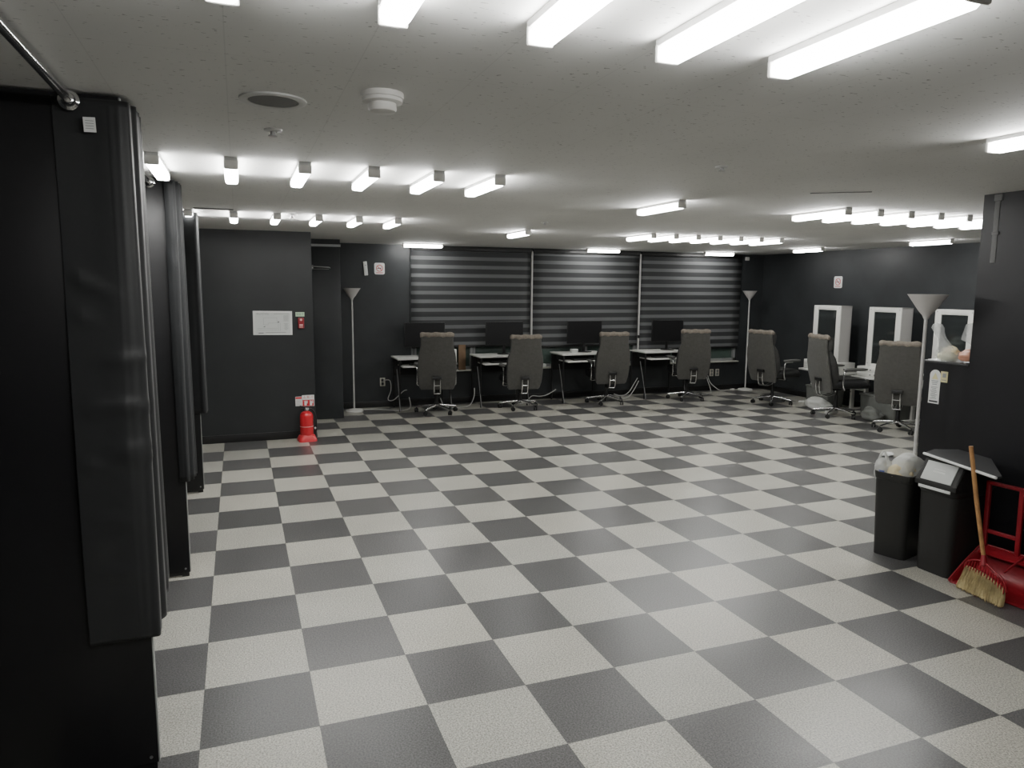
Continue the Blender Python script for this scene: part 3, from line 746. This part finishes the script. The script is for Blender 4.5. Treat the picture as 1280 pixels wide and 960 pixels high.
chair(5.52, 5.74, 9, 'grey high-back chair at the third computer desk, left of the second pole', G1, -0.035)
chair(6.96, 5.68, 15, 'grey high-back chair at the rightmost computer desk', G1, -0.01)
chair(8.01, 4.90, 80, 'grey high-back chair beside the far right floor lamp', G2)
chair(8.08, 3.67, 102, 'grey high-back chair seen side-on between two white mirrors', G2)
chair(8.02, 2.58, 55, 'grey high-back chair beside the counter, nearest the camera', G2)

# ------------------------------------------------------------------ computer desks
def make_desk():
    t = thing('computer_desk', 'x', 'desk')
    w, d = 0.80, 0.50
    b = MB(); b.box((0, 0, 0.755), (w, d, 0.022), bev=0.004); b.build('tabletop', M['white'], t)
    b = MB(); b.box((0.0, -0.18, 0.655), (w - 0.10, 0.36, 0.018), bev=0.003); b.build('keyboard_tray', M['white'], t)
    b = MB()
    for s in (-1, 1): b.box((s * (w / 2 - 0.06), -0.05, 0.70), (0.012, 0.30, 0.085))
    b.build('tray_runner', M['black'], t)
    for sx in (-1, 1):
        for sy in (-1, 1):
            b = MB(); b.tube([(sx * (w / 2 - 0.03), sy * (d / 2 - 0.03), 0.745), (sx * (w / 2 - 0.03), sy * (d / 2 - 0.03), 0.0)], 0.013, n=10); b.build('leg', M['black'], t)
        b = MB(); b.tube(smoothpath([(sx * (w / 2 - 0.02), -d / 2 + 0.17, 0.60), (sx * (w / 2 - 0.02), -d / 2 + 0.08, 0.35), (sx * (w / 2 - 0.02), -d / 2 - 0.02, 0.06), (sx * (w / 2 - 0.02), -d / 2 - 0.03, 0.012)], 6), 0.0065, n=8); b.build('curved_brace', M['ventg'], t)
    b = MB(); b.box((0, d / 2 - 0.03, 0.10), (w - 0.06, 0.02, 0.03)); b.box((0, d / 2 - 0.03, 0.60), (w - 0.06, 0.012, 0.24)); b.build('rear_panel', M['black'], t)
    return t
def make_monitor():
    t = thing('monitor', 'x', 'monitor')
    b = MB(); b.lathe([(0.0, 0.0), (0.115, 0.0), (0.115, 0.008), (0.02, 0.014), (0.0, 0.014)], n=30); b.build('stand_base', M['black'], t)
    b = MB(); b.box((0, 0.03, 0.12), (0.045, 0.018, 0.22), bev=0.004); b.build('stand_neck', M['black'], t)
    b = MB(); b.box((0, 0.012, 0.315), (0.61, 0.022, 0.36), bev=0.006); b.build('casing', M['black'], t)
    b = MB(); b.box((0, -0.0005, 0.318), (0.590, 0.004, 0.335)); b.build('screen', M['screen'], t)
    return t
def make_keyboard():
    t = thing('keyboard', 'x', 'keyboard')
    b = MB(); b.box((0, 0, 0.009), (0.43, 0.13, 0.018), bev=0.004); b.build('case', M['black'], t)
    b = MB()
    for r in range(5):
        for c in range(14): b.box((-0.192 + 0.0295 * c, 0.048 - 0.024 * r, 0.021), (0.024, 0.019, 0.006))
    b.build('keycaps', M['boardg'], t, smooth=False)
    return t
dk, mo, kb = make_desk(), make_monitor(), make_keyboard()
ordl = ['leftmost', 'second', 'third', 'rightmost']
mx_ = [2.755, 4.00, 5.36, 6.90]
for i, x0 in enumerate((2.285, 3.50, 4.84, 6.29)):
    cx = x0 + 0.40; cy = 6.145
    names = ('leftmost computer desk, beside the wall outlet', 'second computer desk from the left, white top on black legs',
             'third computer desk with a small box on it', 'rightmost computer desk with white top and tray')
    mlab = ('black monitor on the leftmost computer desk', 'black monitor on the second computer desk, left of the first pole',
            'black monitor on the third computer desk, before the middle blind', 'black monitor on the rightmost desk, before the right blind')
    klab = ('keyboard on the tray of the leftmost computer desk', 'keyboard on the tray of the second computer desk',
            'keyboard on the tray of the third computer desk', 'keyboard on the tray of the rightmost computer desk')
    if i == 0:
        for o, p, l, g in ((dk, (cx, cy, 0), names[0], 'computer desks by the windows'), (mo, (mx_[0], 6.20, 0.766), mlab[0], 'black monitors'), (kb, (cx, 5.945, 0.664), klab[0], 'keyboards')):
            o.location = p; o['label'] = l; o['group'] = g
    else:
        dup(dk, (cx, cy, 0), 0, names[i], 'computer desks by the windows'); dup(mo, (mx_[i], 6.20, 0.766), 0, mlab[i], 'black monitors')
        dup(kb, (cx, 5.945, 0.664), 0, klab[i], 'keyboards')
t = thing('small_box', 'small grey box standing on the third computer desk', 'box', (5.13, 6.10, 0.766))
b = MB(); b.box((0, 0, 0.03), (0.11, 0.07, 0.06), bev=0.003); b.build('carton', M['paperg'], t)
b = MB(); b.box((0, -0.036, 0.03), (0.11, 0.001, 0.012)); b.build('tape', M['inkg'], t)
# items on the window ledge
t = thing('desk_fan', 'small white fan with a round black grille behind the leftmost chair', 'fan', (3.17, 6.432, 0.51))
b = MB(); b.box((0, 0, 0.20), (0.26, 0.05, 0.26), bev=0.01); b.box((0, -0.0, 0.04), (0.16, 0.07, 0.07), bev=0.008); b.build('housing', M['white'], t)
b = MB(); b.lathe([(0.0, -0.008), (0.085, -0.006), (0.095, 0.0)], (0, -0.026, 0.20), n=28, axis='Y'); b.build('grille', M['black'], t)
b = MB(); b.box((3.385, YB - 0.035, 0.705), (0.115, 0.012, 0.40), bev=0.002); o = b.build('wooden_board', M['brown'])
tag(o, 'narrow brown board leaning on the window behind the first desks', 'board')
b = MB(); b.box((4.75, YB + 0.0, 0.545), (0.09, 0.07, 0.05), bev=0.008); tag(b.build('small_box', M['paper']), 'small white box on the window sill right of the second chair', 'box')

# outlets
def outlet(x, y, z, rz, lab):
    t = thing('wall_outlet', lab, 'outlet', (x, y, z), rz, 'wall outlets')
    b = MB(); b.box((0, -0.005, 0), (0.078, 0.010, 0.125), bev=0.003); b.build('plate', M['outlet'], t)
    for s in (-1, 1):
        b = MB(); b.lathe([(0.0, -0.0105), (0.021, -0.0105), (0.022, -0.0125), (0.024, -0.0105)], (0, 0, s * 0.027), n=18, axis='Y'); b.build('socket', M['inkg'], t)
outlet(2.165, YB, 0.375, 0, 'ivory wall outlet left of the leftmost desk')
outlet(7.86, YB, 0.315, 0, 'left of three ivory outlets below the right window')
outlet(7.985, YB, 0.315, 0, 'middle of three ivory outlets below the right window')
outlet(8.105, YB, 0.315, 0, 'right of three ivory outlets below the right window')

# cables
def cable(pts, lab, r=0.0065):
    b = MB(); b.tube(smoothpath(pts, 7), r, n=7); return tag(b.build('power_cable', M['cable'], ang=80), lab, 'cable', 'white power cables')
cable([(2.175, 6.43, 0.40), (2.26, 6.37, 0.40), (2.27, 6.35, 0.26), (2.22, 6.32, 0.13), (2.30, 6.30, 0.12), (2.44, 6.30, 0.24), (2.50, 6.30, 0.26)], 'white cable looping from the left wall outlet to the desk')
cable([(2.46, 5.98, 0.20), (2.47, 5.95, 0.06), (2.38, 6.00, 0.008), (2.15, 6.15, 0.008), (1.95, 6.22, 0.008), (1.84, 6.20, 0.012)], 'white cable on the floor between the left lamp and first desk')
cable([(3.43, 5.93, 0.30), (3.42, 5.92, 0.17), (3.36, 5.95, 0.04), (3.25, 6.0, 0.008), (3.10, 6.02, 0.008), (2.98, 6.0, 0.05), (2.93, 6.0, 0.16)], 'white cable drooping between the first and second desks')
cable([(4.22, 6.05, 0.008), (4.32, 6.08, 0.03), (4.42, 6.10, 0.11), (4.55, 6.10, 0.10), (4.68, 6.10, 0.12), (4.82, 6.08, 0.20)], 'white cable between the second chair and third desk')
cable([(5.78, 5.98, 0.05), (5.95, 6.0, 0.02), (6.08, 6.02, 0.03), (6.20, 6.05, 0.14), (6.30, 6.08, 0.28)], 'white cable rising to the fourth desk, lower strand')
cable([(5.82, 6.03, 0.09), (5.98, 6.05, 0.05), (6.12, 6.08, 0.10), (6.22, 6.10, 0.22), (6.30, 6.12, 0.32)], 'white cable rising to the fourth desk, upper strand')
cable([(7.86, 6.42, 0.27), (7.86, 6.37, 0.18), (7.80, 6.2, 0.06), (7.68, 6.05, 0.012), (7.45, 5.98, 0.012)], 'white cable from the three outlets to the rightmost desk')
cable([(7.89, 6.42, 0.27), (7.92, 6.38, 0.15), (8.02, 6.33, 0.05), (8.12, 6.32, 0.008), (8.28, 6.35, 0.008)], 'white cable from the three outlets toward the far corner')
b = MB(); b.box((8.36, 6.33, 0.014), (0.09, 0.05, 0.028), rot=0.3, bev=0.006); tag(b.build('power_adapter', M['whitep']), 'white power adapter on the floor by the far corner lamp', 'adapter')

# ------------------------------------------------------------------ white desks and mirror boxes along the right wall
def make_white_desk():
    t = thing('white_desk', 'x', 'desk')            # local: front edge toward -X
    b = MB(); b.box((0, 0, 0.545), (0.56, 0.86, 0.026), bev=0.004); b.build('tabletop', M['white'], t)
    for s in (-1, 1):
        b = MB(); b.box((0.0, s * 0.40, 0.275), (0.06, 0.035, 0.514), bev=0.005); b.box((0.0, s * 0.40, 0.018), (0.50, 0.045, 0.030), bev=0.006); b.build('leg', M['white'], t)
    b = MB(); b.box((0.24, 0, 0.40), (0.016, 0.76, 0.26)); b.build('modesty_panel', M['white'], t)
    return t
def make_vanity():
    t = thing('mirror_vanity', 'x', 'mirror')        # local: origin at base centre of the frame, front toward -X
    W, D, z0, z1 = 0.535, 0.20, 0.145, 0.985
    st = 0.085
    b = MB()
    b.box((0, -W / 2 + 0.009, (z0 + z1) / 2), (D, 0.018, z1 - z0)); b.box((0, W / 2 - 0.009, (z0 + z1) / 2), (D, 0.018, z1 - z0))
    b.box((0, 0, z1 - 0.009), (D, W, 0.018)); b.box((D / 2 - 0.006, 0, (z0 + z1) / 2), (0.012, W, z1 - z0))
    b.build('cabinet_body', M['offw'], t, smooth=False)
    b = MB(); xf = -D / 2 - 0.006
    for s in (-1, 1): b.box((xf, s * (W / 2 - st / 2), (z0 + z1) / 2), (0.018, st, z1 - z0), bev=0.002)
    b.box((xf, 0, z1 - st / 2 + 0.01), (0.018, W - 2 * st, st - 0.02), bev=0.002); b.box((xf, 0, z0 + 0.025), (0.018, W - 2 * st, 0.05), bev=0.002)
    fr = b.build('mirror_frame', M['white'], t)
    b = MB()
    for sy in (-1, 1):
        for zz in (z1 - 0.03, z0 + 0.05): b.lathe([(0.0, -0.001), (0.007, -0.001), (0.007, 0.002)], (xf - 0.0095, sy * (W / 2 - 0.03), zz), n=12, axis='X')
    b.build('screw_cap', M['inkg'], fr)
    b = MB(); b.box((xf + 0.004, 0, (z0 + z1) / 2 - 0.01), (0.004, W - 2 * st + 0.01, z1 - z0 - 0.12)); b.build('mirror_glass', M['mirror'], t, smooth=False)
    b = MB(); b.box((-0.02, 0, 0.0725), (0.30, 0.72, 0.145), bev=0.002); b.build('base_box', M['white'], t)
    for s, (yc, w) in enumerate(((0.20, 0.30), (-0.06, 0.17), (-0.25, 0.19))):
        for q in range(2):
            b = MB(); b.box((-0.174, yc, 0.038 + 0.068 * q), (0.012, w - 0.008, 0.060), bev=0.0015); dr = b.build('drawer', M['white'], t)
            b = MB(); b.lathe([(0.0, -0.012), (0.008, -0.012), (0.006, 0.0)], (-0.180, yc - w * 0.3 + 0.0, 0.038 + 0.068 * q), n=12, axis='X'); b.build('knob', M['ink'], dr)
    return t
wd, va = make_white_desk(), make_vanity()
desks = [(8.735, 4.42, 'white desk under the farthest mirror box'), (8.735, 3.37, 'white desk under the middle mirror box'), (8.735, 2.32, 'white desk under the nearest mirror box, behind the counter')]
vans = [(8.66, 4.42, 'white mirror box nearest the far corner, with frame and drawers'), (8.66, 3.37, 'middle white mirror box between two high-back chairs'), (8.66, 2.33, 'white mirror box seen behind the plastic bags on the counter')]
for i in range(3):
    if i == 0:
        wd.location = (*desks[0][:2], 0); wd['label'] = desks[0][2]; wd['group'] = 'white desks along the right wall'
        va.location = (*vans[0][:2], 0.559); va['label'] = vans[0][2]; va['group'] = 'white mirror boxes'
    else:
        dup(wd, (*desks[i][:2], 0), 0, desks[i][2], 'white desks along the right wall'); dup(va, (*vans[i][:2], 0.559), 0, vans[i][2], 'white mirror boxes')

# lumpy soft things
def lump(name, c, size, m, seed, parent=None, rough=0.18, freq=3.0, flat=True, n=28, crinkle=0.0):
    rnd = random.Random(seed); ph = [rnd.uniform(0, 6.28) for _ in range(9)]
    b = MB(); bmesh.ops.create_icosphere(b.bm, subdivisions=4, radius=1.0)
    for v in b.bm.verts:
        d = v.co.normalized()
        k = 1 + rough * (math.sin(freq * d.x + ph[0]) * math.sin(freq * d.y + ph[1]) + 0.6 * math.sin(2.1 * freq * d.z + ph[2] + 2 * d.x) * math.cos(1.7 * freq * d.x + ph[3]))
        k += crinkle * (abs(math.sin(7 * d.x + 5 * d.y + ph[4])) + abs(math.sin(8 * d.z - 6 * d.x + ph[5])) - 1.0)
        z = d.z
        if flat: z = max(z, -0.72)
        v.co = Vector((d.x * k * size[0] / 2, d.y * k * size[1] / 2, z * (k if z > 0 else 1) * size[2] / 2)) + Vector(c)
    return b.build(name, m, parent, ang=50)
t = thing('storage_box', 'grey cloth storage box on the floor under the farthest white desk', 'box', (8.60, 4.42, 0))
b = MB(); b.box((0, 0, 0.15), (0.34, 0.46, 0.30), bev=0.03, seg=3, taper=0.94); b.build('body', M['grbag'], t)
b = MB(); b.box((0, 0, 0.305), (0.35, 0.47, 0.03), bev=0.012); b.build('lid', M['grbag'], t)
t = thing('storage_box', 'grey cloth storage box on the floor under the middle white desk', 'box', (8.60, 3.28, 0))
b = MB(); b.box((0, 0, 0.16), (0.36, 0.62, 0.32), bev=0.03, seg=3, taper=0.94); b.build('body', M['grbag'], t)
b = MB(); b.box((0, 0, 0.322), (0.37, 0.63, 0.03), bev=0.012); b.build('lid', M['grbag'], t)
tag(lump('cloth_bundle', (8.29, 3.22, 0.075), (0.20, 0.34, 0.20), M['grbag'], 4, crinkle=0.03), 'crumpled grey cloth bundle on the floor before the middle desk', 'bundle')
tag(lump('plastic_bag', (8.30, 4.25, 0.075), (0.24, 0.50, 0.20), M['bagw'], 9, crinkle=0.05), 'pale crumpled plastic bag on the floor between far chairs', 'bag')
tag(lump('plastic_bag', (8.32, 2.22, 0.10), (0.22, 0.22, 0.27), M['bagw'], 12, crinkle=0.05), 'pale plastic bag on the floor beside the nearest chair', 'bag')
b = MB(); b.box((8.16, 3.82, 0.03), (0.20, 0.08, 0.045), rot=0.2, bev=0.006); tag(b.build('power_strip', M['whitep']), 'white power strip on the floor behind the side-on chair', 'power strip')
tag(lump('paper_scrap', (6.72, 1.55, 0.02), (0.14, 0.10, 0.05), M['paper'], 21, crinkle=0.06), 'small white crumpled paper on the floor left of the near lamp', 'paper')

# ------------------------------------------------------------------ counter: bags, tray, stickers
t = thing('plastic_bag', 'knotted clear plastic bag of food on the counter', 'bag', (4.79, -0.598, 1.294))
rings = []
for (z, x, y, rx, ry) in ((0.0, 0.0, 0.0, 0.050, 0.085), (0.03, 0.0, 0.0, 0.060, 0.100), (0.07, 0.0, 0.02, 0.050, 0.075), (0.11, 0.0, 0.05, 0.035, 0.048), (0.15, 0.0, 0.075, 0.025, 0.030), (0.19, 0.0, 0.100, 0.028, 0.032), (0.225, 0.0, 0.115, 0.034, 0.042), (0.25, 0.0, 0.118, 0.024, 0.030), (0.258, 0.0, 0.118, 0.006, 0.008)):
    rings.append([(x + rx * math.cos(a) * (1 + 0.12 * math.sin(5 * a + z * 40)), y + ry * math.sin(a) * (1 + 0.12 * math.sin(4 * a + z * 30)), z) for a in [2 * PI * k / 24 for k in range(24)]])
b = MB(); b.loft(rings); b.build('film', M['film'], t, ang=60)
lump('wrapped_food', (0.0, 0.015, 0.032), (0.088, 0.15, 0.066), M['food'], 31, t, crinkle=0.05)
lump('pale_packet', (0.0, -0.005, 0.062), (0.07, 0.12, 0.07), M['cream'], 32, t, crinkle=0.06)
tag(lump('food_packet', (4.79, -0.722, 1.337), (0.10, 0.105, 0.085), M['peach'], 33, crinkle=0.03), 'peach coloured round packet beside the knotted bag on the counter', 'packet')
t = thing('plastic_bag', 'clear plastic bag hooked on the column above the counter', 'bag', (4.79, -0.775, 1.42))
b = MB(); P = []
b.prism([(-0.012, 0.075), (-0.002, 0.135), (0.10, 0.15), (0.10, -0.02), (0.055, -0.01), (-0.012, 0.03)], 'X', -0.02, 0.02)
for v in b.bm.verts: v.co.y = -v.co.y + 0.07
bmesh.ops.subdivide_edges(b.bm, edges=b.bm.edges[:], cuts=4, use_grid_fill=True)
for v in b.bm.verts: v.co += Vector((0.014 * math.sin(40 * v.co.y + 30 * v.co.z), 0.003 * math.sin(60 * v.co.z), 0))
b.build('film', M['film'], t, ang=30)
b = MB(); b.box((4.80, -0.535, 1.2965), (0.12, 0.14, 0.005), bev=0.001); tag(b.build('paper_sheet', M['paper']), 'white sheet lying on the far end of the counter', 'paper')
xs = XC - 0.002
t = thing('paper_sign', 'tall arched white card sign taped to the counter side', 'sign', (xs, -0.553, 1.115))
b = MB(); w2, h2 = 0.041, 0.118
out = [(-w2, -h2), (w2, -h2), (w2, h2 - w2)] + [(w2 * math.cos(a), h2 - w2 + w2 * math.sin(a)) for a in [PI * k / 12 for k in range(1, 12)]] + [(-w2, h2 - w2)]
b.prism(out, 'X', -0.001, 0.001); b.build('card', M['paper'], t)
b = MB(); b.prism([(-0.024, 0.052), (0.024, 0.052), (0.0, 0.098)], 'X', -0.0016, -0.0010); b.build('yellow_emblem', M['yellow'], t)
b = MB()
for k in range(3): b.box((-0.0014, 0, 0.040 - 0.012 * k), (0.0008, 0.052 - 0.008 * k, 0.005))
for k in range(10): b.box((-0.0014, 0.0 + 0.004 * (k % 2), -0.002 - 0.009 * k), (0.0008, 0.050 - 0.010 * (k % 3), 0.0035))
b.build('printed_lines', M['inkg'], t)
b = MB(); b.box((-0.0014, 0, -0.103), (0.0008, 0.066, 0.011)); b.build('dark_footer', M['ink'], t)
t = thing('sticky_note', 'square yellow note with a dark printed block beside the arched card', 'sign', (xs, -0.621, 1.190))
b = MB(); b.box((0, 0, 0), (0.002, 0.052, 0.074)); b.build('note', M['yellow'], t)
b = MB(); b.box((-0.0014, 0, 0.010), (0.0008, 0.026, 0.028)); b.box((-0.0014, 0, -0.022), (0.0008, 0.034, 0.005)); b.build('printed_block', M['inkg'], t)

# ------------------------------------------------------------------ bins
def bin_shell(t, w, d, h, tap, m, hollow=True):
    b = MB()
    def ring(k, z, inset=0): return [(x, y, z) for x, y in rrect((w * k) - inset, (d * k) - inset, 0.045 * k, 5)]
    rings = [ring(tap, 0.0), ring(tap + 0.004, 0.012), ring(0.97, h - 0.05), ring(1.0, h - 0.045), ring(1.03, h - 0.01), ring(1.03, h)]
    if hollow: rings += [ring(1.0, h, 0.012), ring(0.95, h - 0.08, 0.02), ring(0.90, h - 0.20, 0.03)]
    b.loft(rings); return b.build('bin_body', m, t, ang=35)
t = thing('waste_bin', 'open black bin overflowing with white plastic bags', 'bin', (4.372, -0.660, 0), rz=0.30)
bin_shell(t, 0.36, 0.245, 0.575, 0.86, M['bin'])
t2 = thing('plastic_bag', 'white translucent plastic bag of rubbish bulging out of the open bin', 'bag', (4.37, -0.67, 0.44), rz=0.30)
lump('bag_skin', (0.0, -0.012, 0.135), (0.31, 0.205, 0.22), M['bagw'], 41, t2, rough=0.08, crinkle=0.03)
lump('tissue', (-0.085, -0.01, 0.135), (0.16, 0.15, 0.13), M['cream'], 42, t2, crinkle=0.05)
t3 = thing('plastic_bag', 'small white carrier bag with twisted handles on the left of the open bin', 'bag', (4.235, -0.610, 0.50), rz=0.30)
lump('bag_body', (0, 0, 0.07), (0.085, 0.11, 0.17), M['bagw'], 43, t3, rough=0.14, crinkle=0.08)
b = MB(); b.tube(smoothpath([(0, 0.03, 0.12), (-0.004, 0.02, 0.17), (0.0, 0.0, 0.205), (0.006, -0.012, 0.17), (0.0, -0.03, 0.12)], 6), [0.016 - 0.010 * math.sin(PI * k / 24) for k in range(25)], n=8); b.build('handle', M['bagw'], t3)
b = MB(); b.box((-0.044, -0.012, 0.075), (0.003, 0.035, 0.012), rot=0.1); b.build('blue_print', M['blue'], t3)

t = thing('waste_bin', 'black bin with a grey flap lid and label, beside the broom', 'bin', (4.415, -1.005, 0), rz=0.03)
bin_shell(t, 0.36, 0.262, 0.565, 0.90, M['bin'], hollow=False)
b = MB()   # lid: sloped front and rear faces
pr = [(-0.192, 0.560), (-0.192, 0.590), (-0.120, 0.715), (-0.090, 0.728), (0.10, 0.728), (0.175, 0.60), (0.180, 0.560)]
rings = []
for (y, k) in ((-0.138, 0.93), (-0.130, 0.99), (-0.10, 1.0), (0.10, 1.0), (0.130, 0.99), (0.138, 0.93)):
    rings.append([(x * (1 if z < .6 else k), y, 0.56 + (z - 0.56) * k) for x, z in pr])
b.loft(rings); lid = b.build('lid', M['bin'], t, ang=30)
ang = math.atan2(0.125, 0.072)
Rm = Matrix.Rotation(-ang, 4, 'Y')
b = MB(); b.box((-0.1595, 0, 0.652), (0.128, 0.205, 0.008), rot=Rm, bev=0.003); fl = b.build('flap', M['paperg'], lid)
n_ = Vector((-math.sin(ang), 0, math.cos(ang))); c0 = Vector((-0.1595, 0, 0.652)) + n_ * 0.0048; sdir = Vector((math.cos(ang), 0, math.sin(ang)))
b = MB(); b.box(tuple(c0 + sdir * 0.016), (0.008, 0.075, 0.0012), rot=Rm); b.box(tuple(c0 - sdir * 0.000), (0.010, 0.080, 0.0012), rot=Rm); b.build('label_strip', M['paper'], fl)
b = MB(); b.box((-0.1965, 0.0, 0.552), (0.006, 0.215, 0.018), bev=0.002); b.build('white_strip', M['paper'], t)
# dark board with white front edge lying across the lid
t = thing('board', 'dark grey board with a white front edge lying across the lidded bin', 'board', (4.36, -1.12, 0.7315))
out = [(-0.05, 0.267), (-0.21, -0.324), (-0.17, -0.324), (0.19, 0.0), (0.24, 0.26), (0.09, 0.316)]
b = MB(); b.prism(out, 'Z', 0, 0.012); b.build('panel', M['boardg'], t, ang=20)
b = MB(); b.tube([(-0.056, 0.269, 0.006), (-0.216, -0.324, 0.006)], 0.0085, n=8); b.build('white_edge', M['paper'], t)

# ------------------------------------------------------------------ dustpan and broom
t = thing('dustpan', 'red long-handled dustpan standing behind the straw broom', 'dustpan', (4.375, -1.365, 0), rz=0.10)
b = MB()   # scoop: curved floor rising to the rear, side walls
rows = []
for (x, z, w, hs) in ((-0.125, 0.004, 0.225, 0.012), (-0.08, 0.006, 0.222, 0.05), (0.0, 0.010, 0.212, 0.12), (0.07, 0.022, 0.198, 0.18), (0.105, 0.06, 0.190, 0.205), (0.118, 0.13, 0.182, 0.215), (0.122, 0.215, 0.176, 0.222)):
    zt = max(hs, z + 0.006)
    rows.append([(x, -w, zt), (x, -w * 0.985, (z + zt) / 2), (x, -w * 0.95, z)] + [(x, w * k / 4, z) for k in range(-3, 4)] + [(x, w * 0.95, z), (x, w * 0.985, (z + zt) / 2), (x, w, zt)])
b.grid(rows); b.build('scoop', M['red'], t, ang=50, solid=0.006)
b = MB(); b.tube(smoothpath([(-0.125, 0.225, 0.014), (-0.08, 0.222, 0.05), (0.0, 0.212, 0.12), (0.07, 0.198, 0.18), (0.118, 0.182, 0.218), (0.124, 0.10, 0.222), (0.124, 0.0, 0.222), (0.124, -0.10, 0.222), (0.118, -0.182, 0.218), (0.07, -0.198, 0.18), (0.0, -0.212, 0.12), (-0.08, -0.222, 0.05), (-0.125, -0.225, 0.014)], 3), 0.006, n=8); b.build('rim', M['red'], t)
b = MB(); b.box((0.085, 0.0, 0.20), (0.08, 0.34, 0.012), rot=Matrix.Rotation(-0.35, 4, 'Y'), bev=0.003); b.build('cover_lip', M['red'], t)
for s in (-1, 1):
    b = MB(); b.box((0.110, 0.075 + s * 0.095, 0.405), (0.022, 0.028, 0.42), rot=Matrix.Rotation(-0.02, 4, 'Y'), bev=0.006); b.build('handle_post', M['red'], t)
b = MB(); b.box((0.105, 0.075, 0.617), (0.024, 0.218, 0.024), bev=0.008); b.build('handle_bar', M['red'], t)
b = MB(); b.box((0.112, 0.075, 0.315), (0.016, 0.18, 0.026), bev=0.005); b.build('cross_bar', M['red'], t)
b = MB(); b.tube([(0.100, -0.075, 0.235), (-0.02, -0.03, 0.135)], 0.006, n=8); b.build('brace', M['red'], t)

t = thing('broom', 'straw broom with a wooden stick and pink red binding, leaning by the bins', 'broom', (4.200, -1.385, 0), rz=-0.10)
top = Vector((-0.045, 0.118, 0.880)); sock = Vector((0.015, 0.020, 0.235))
b = MB(); b.tube([sock - (top - sock) * 0.02, sock + (top - sock) * 0.5 + Vector((0, 0.004, 0)), top], [0.0115, 0.0125, 0.0120], n=14); b.build('stick', M['wood'], t)
b = MB(); b.tube([(0.016, 0.022, 0.25), (0.012, 0.016, 0.225), (0.008, 0.010, 0.195)], [0.014, 0.017, 0.022], n=14)
# curved top frame of the binding with ribs
arc = smoothpath([(0.004, 0.128, 0.135), (0.006, 0.120, 0.170), (0.008, 0.080, 0.200), (0.010, 0.012, 0.212), (0.008, -0.050, 0.190), (0.006, -0.110, 0.165), (0.003, -0.142, 0.128), (0.002, -0.150, 0.095)], 6)
b.tube(arc, 0.0055, n=8)
b.prism([(0.045, 0.175), (0.0, 0.215), (-0.05, 0.172), (-0.105, 0.150), (-0.11, 0.140), (-0.05, 0.150), (0.04, 0.158)], 'X', 0.003, 0.009)
for k in range(15):
    u = k / 14; y = 0.122 - 0.262 * u
    zt = 0.190 - 0.035 * u + 0.015 * math.sin(PI * u); zb = 0.128 - 0.045 * u + 0.02 * math.sin(PI * u)
    b.tube([(0.006, y * 0.93, zt), (-0.006, y, zb)], 0.0035, n=6)
b.build('binding', M['red'], t)
b = MB(); rnd = random.Random(11); rr = []
N = 46
top_r, bot_r = [], []
for q, (k0, z0f, xo, th) in enumerate(((1.0, 0.0, 0.006, 0.012), (1.03, 0.35, 0.0, 0.020), (1.10, 0.7, -0.010, 0.026), (1.16, 1.0, -0.018, 0.022))):
    ring = []
    for side in (1, -1):
        for i in range(N + 1):
            u = i / N if side == 1 else 1 - i / N
            yt = 0.118 - 0.252 * u; zt = 0.150 - 0.045 * u + 0.018 * math.sin(PI * u)
            yb_ = 0.150 - 0.300 * u; zb = 0.012 + 0.006 * math.sin(i * 2.4) * (z0f)
            y = yt + (yb_ - yt) * z0f; z = zt + (zb - zt) * z0f
            x = xo + side * -th / 2 + 0.0018 * math.sin(i * 1.9 + q)
            ring.append((x, y, z))
    rr.append(ring)
b.loft(rr)
for i in range(150):
    u = rnd.random(); yt = 0.118 - 0.252 * u; yb_ = 0.152 - 0.304 * u + rnd.uniform(-0.006, 0.006); zt = 0.145 - 0.045 * u + 0.016 * math.sin(PI * u)
    x0 = rnd.uniform(-0.010, 0.004); x1 = x0 - 0.02 + rnd.uniform(-0.008, 0.008)
    b.tube([(x0 - 0.005, yt, zt), ((x0 + x1) / 2 - 0.006, (yt + yb_) / 2, zt * 0.5), (x1, yb_, rnd.uniform(0.001, 0.016))], 0.0013, n=4, cap=False)
b.build('straw_bristles', M['straw'], t, ang=60)

# ------------------------------------------------------------------ light and world
w = bpy.data.worlds.new('night'); SC.world = w; w.use_nodes = True
w.node_tree.nodes['Background'].inputs['Color'].default_value = (0.5, 0.52, 0.55, 1)
w.node_tree.nodes['Background'].inputs['Strength'].default_value = 0.02
SC.view_settings.view_transform = 'AgX'
SC.view_settings.look = 'None'
SC.view_settings.exposure = 1.02
SC.cycles.max_bounces = 6; SC.cycles.diffuse_bounces = 4; SC.cycles.glossy_bounces = 3; SC.cycles.transparent_max_bounces = 8
SC.cycles.sample_clamp_indirect = 6
SC.cycles.use_denoising = True
try:
    SC.cycles.denoiser = 'OPENIMAGEDENOISE'; SC.cycles.denoising_input_passes = 'RGB_ALBEDO_NORMAL'; SC.cycles.denoising_prefilter = 'ACCURATE'
except Exception: pass
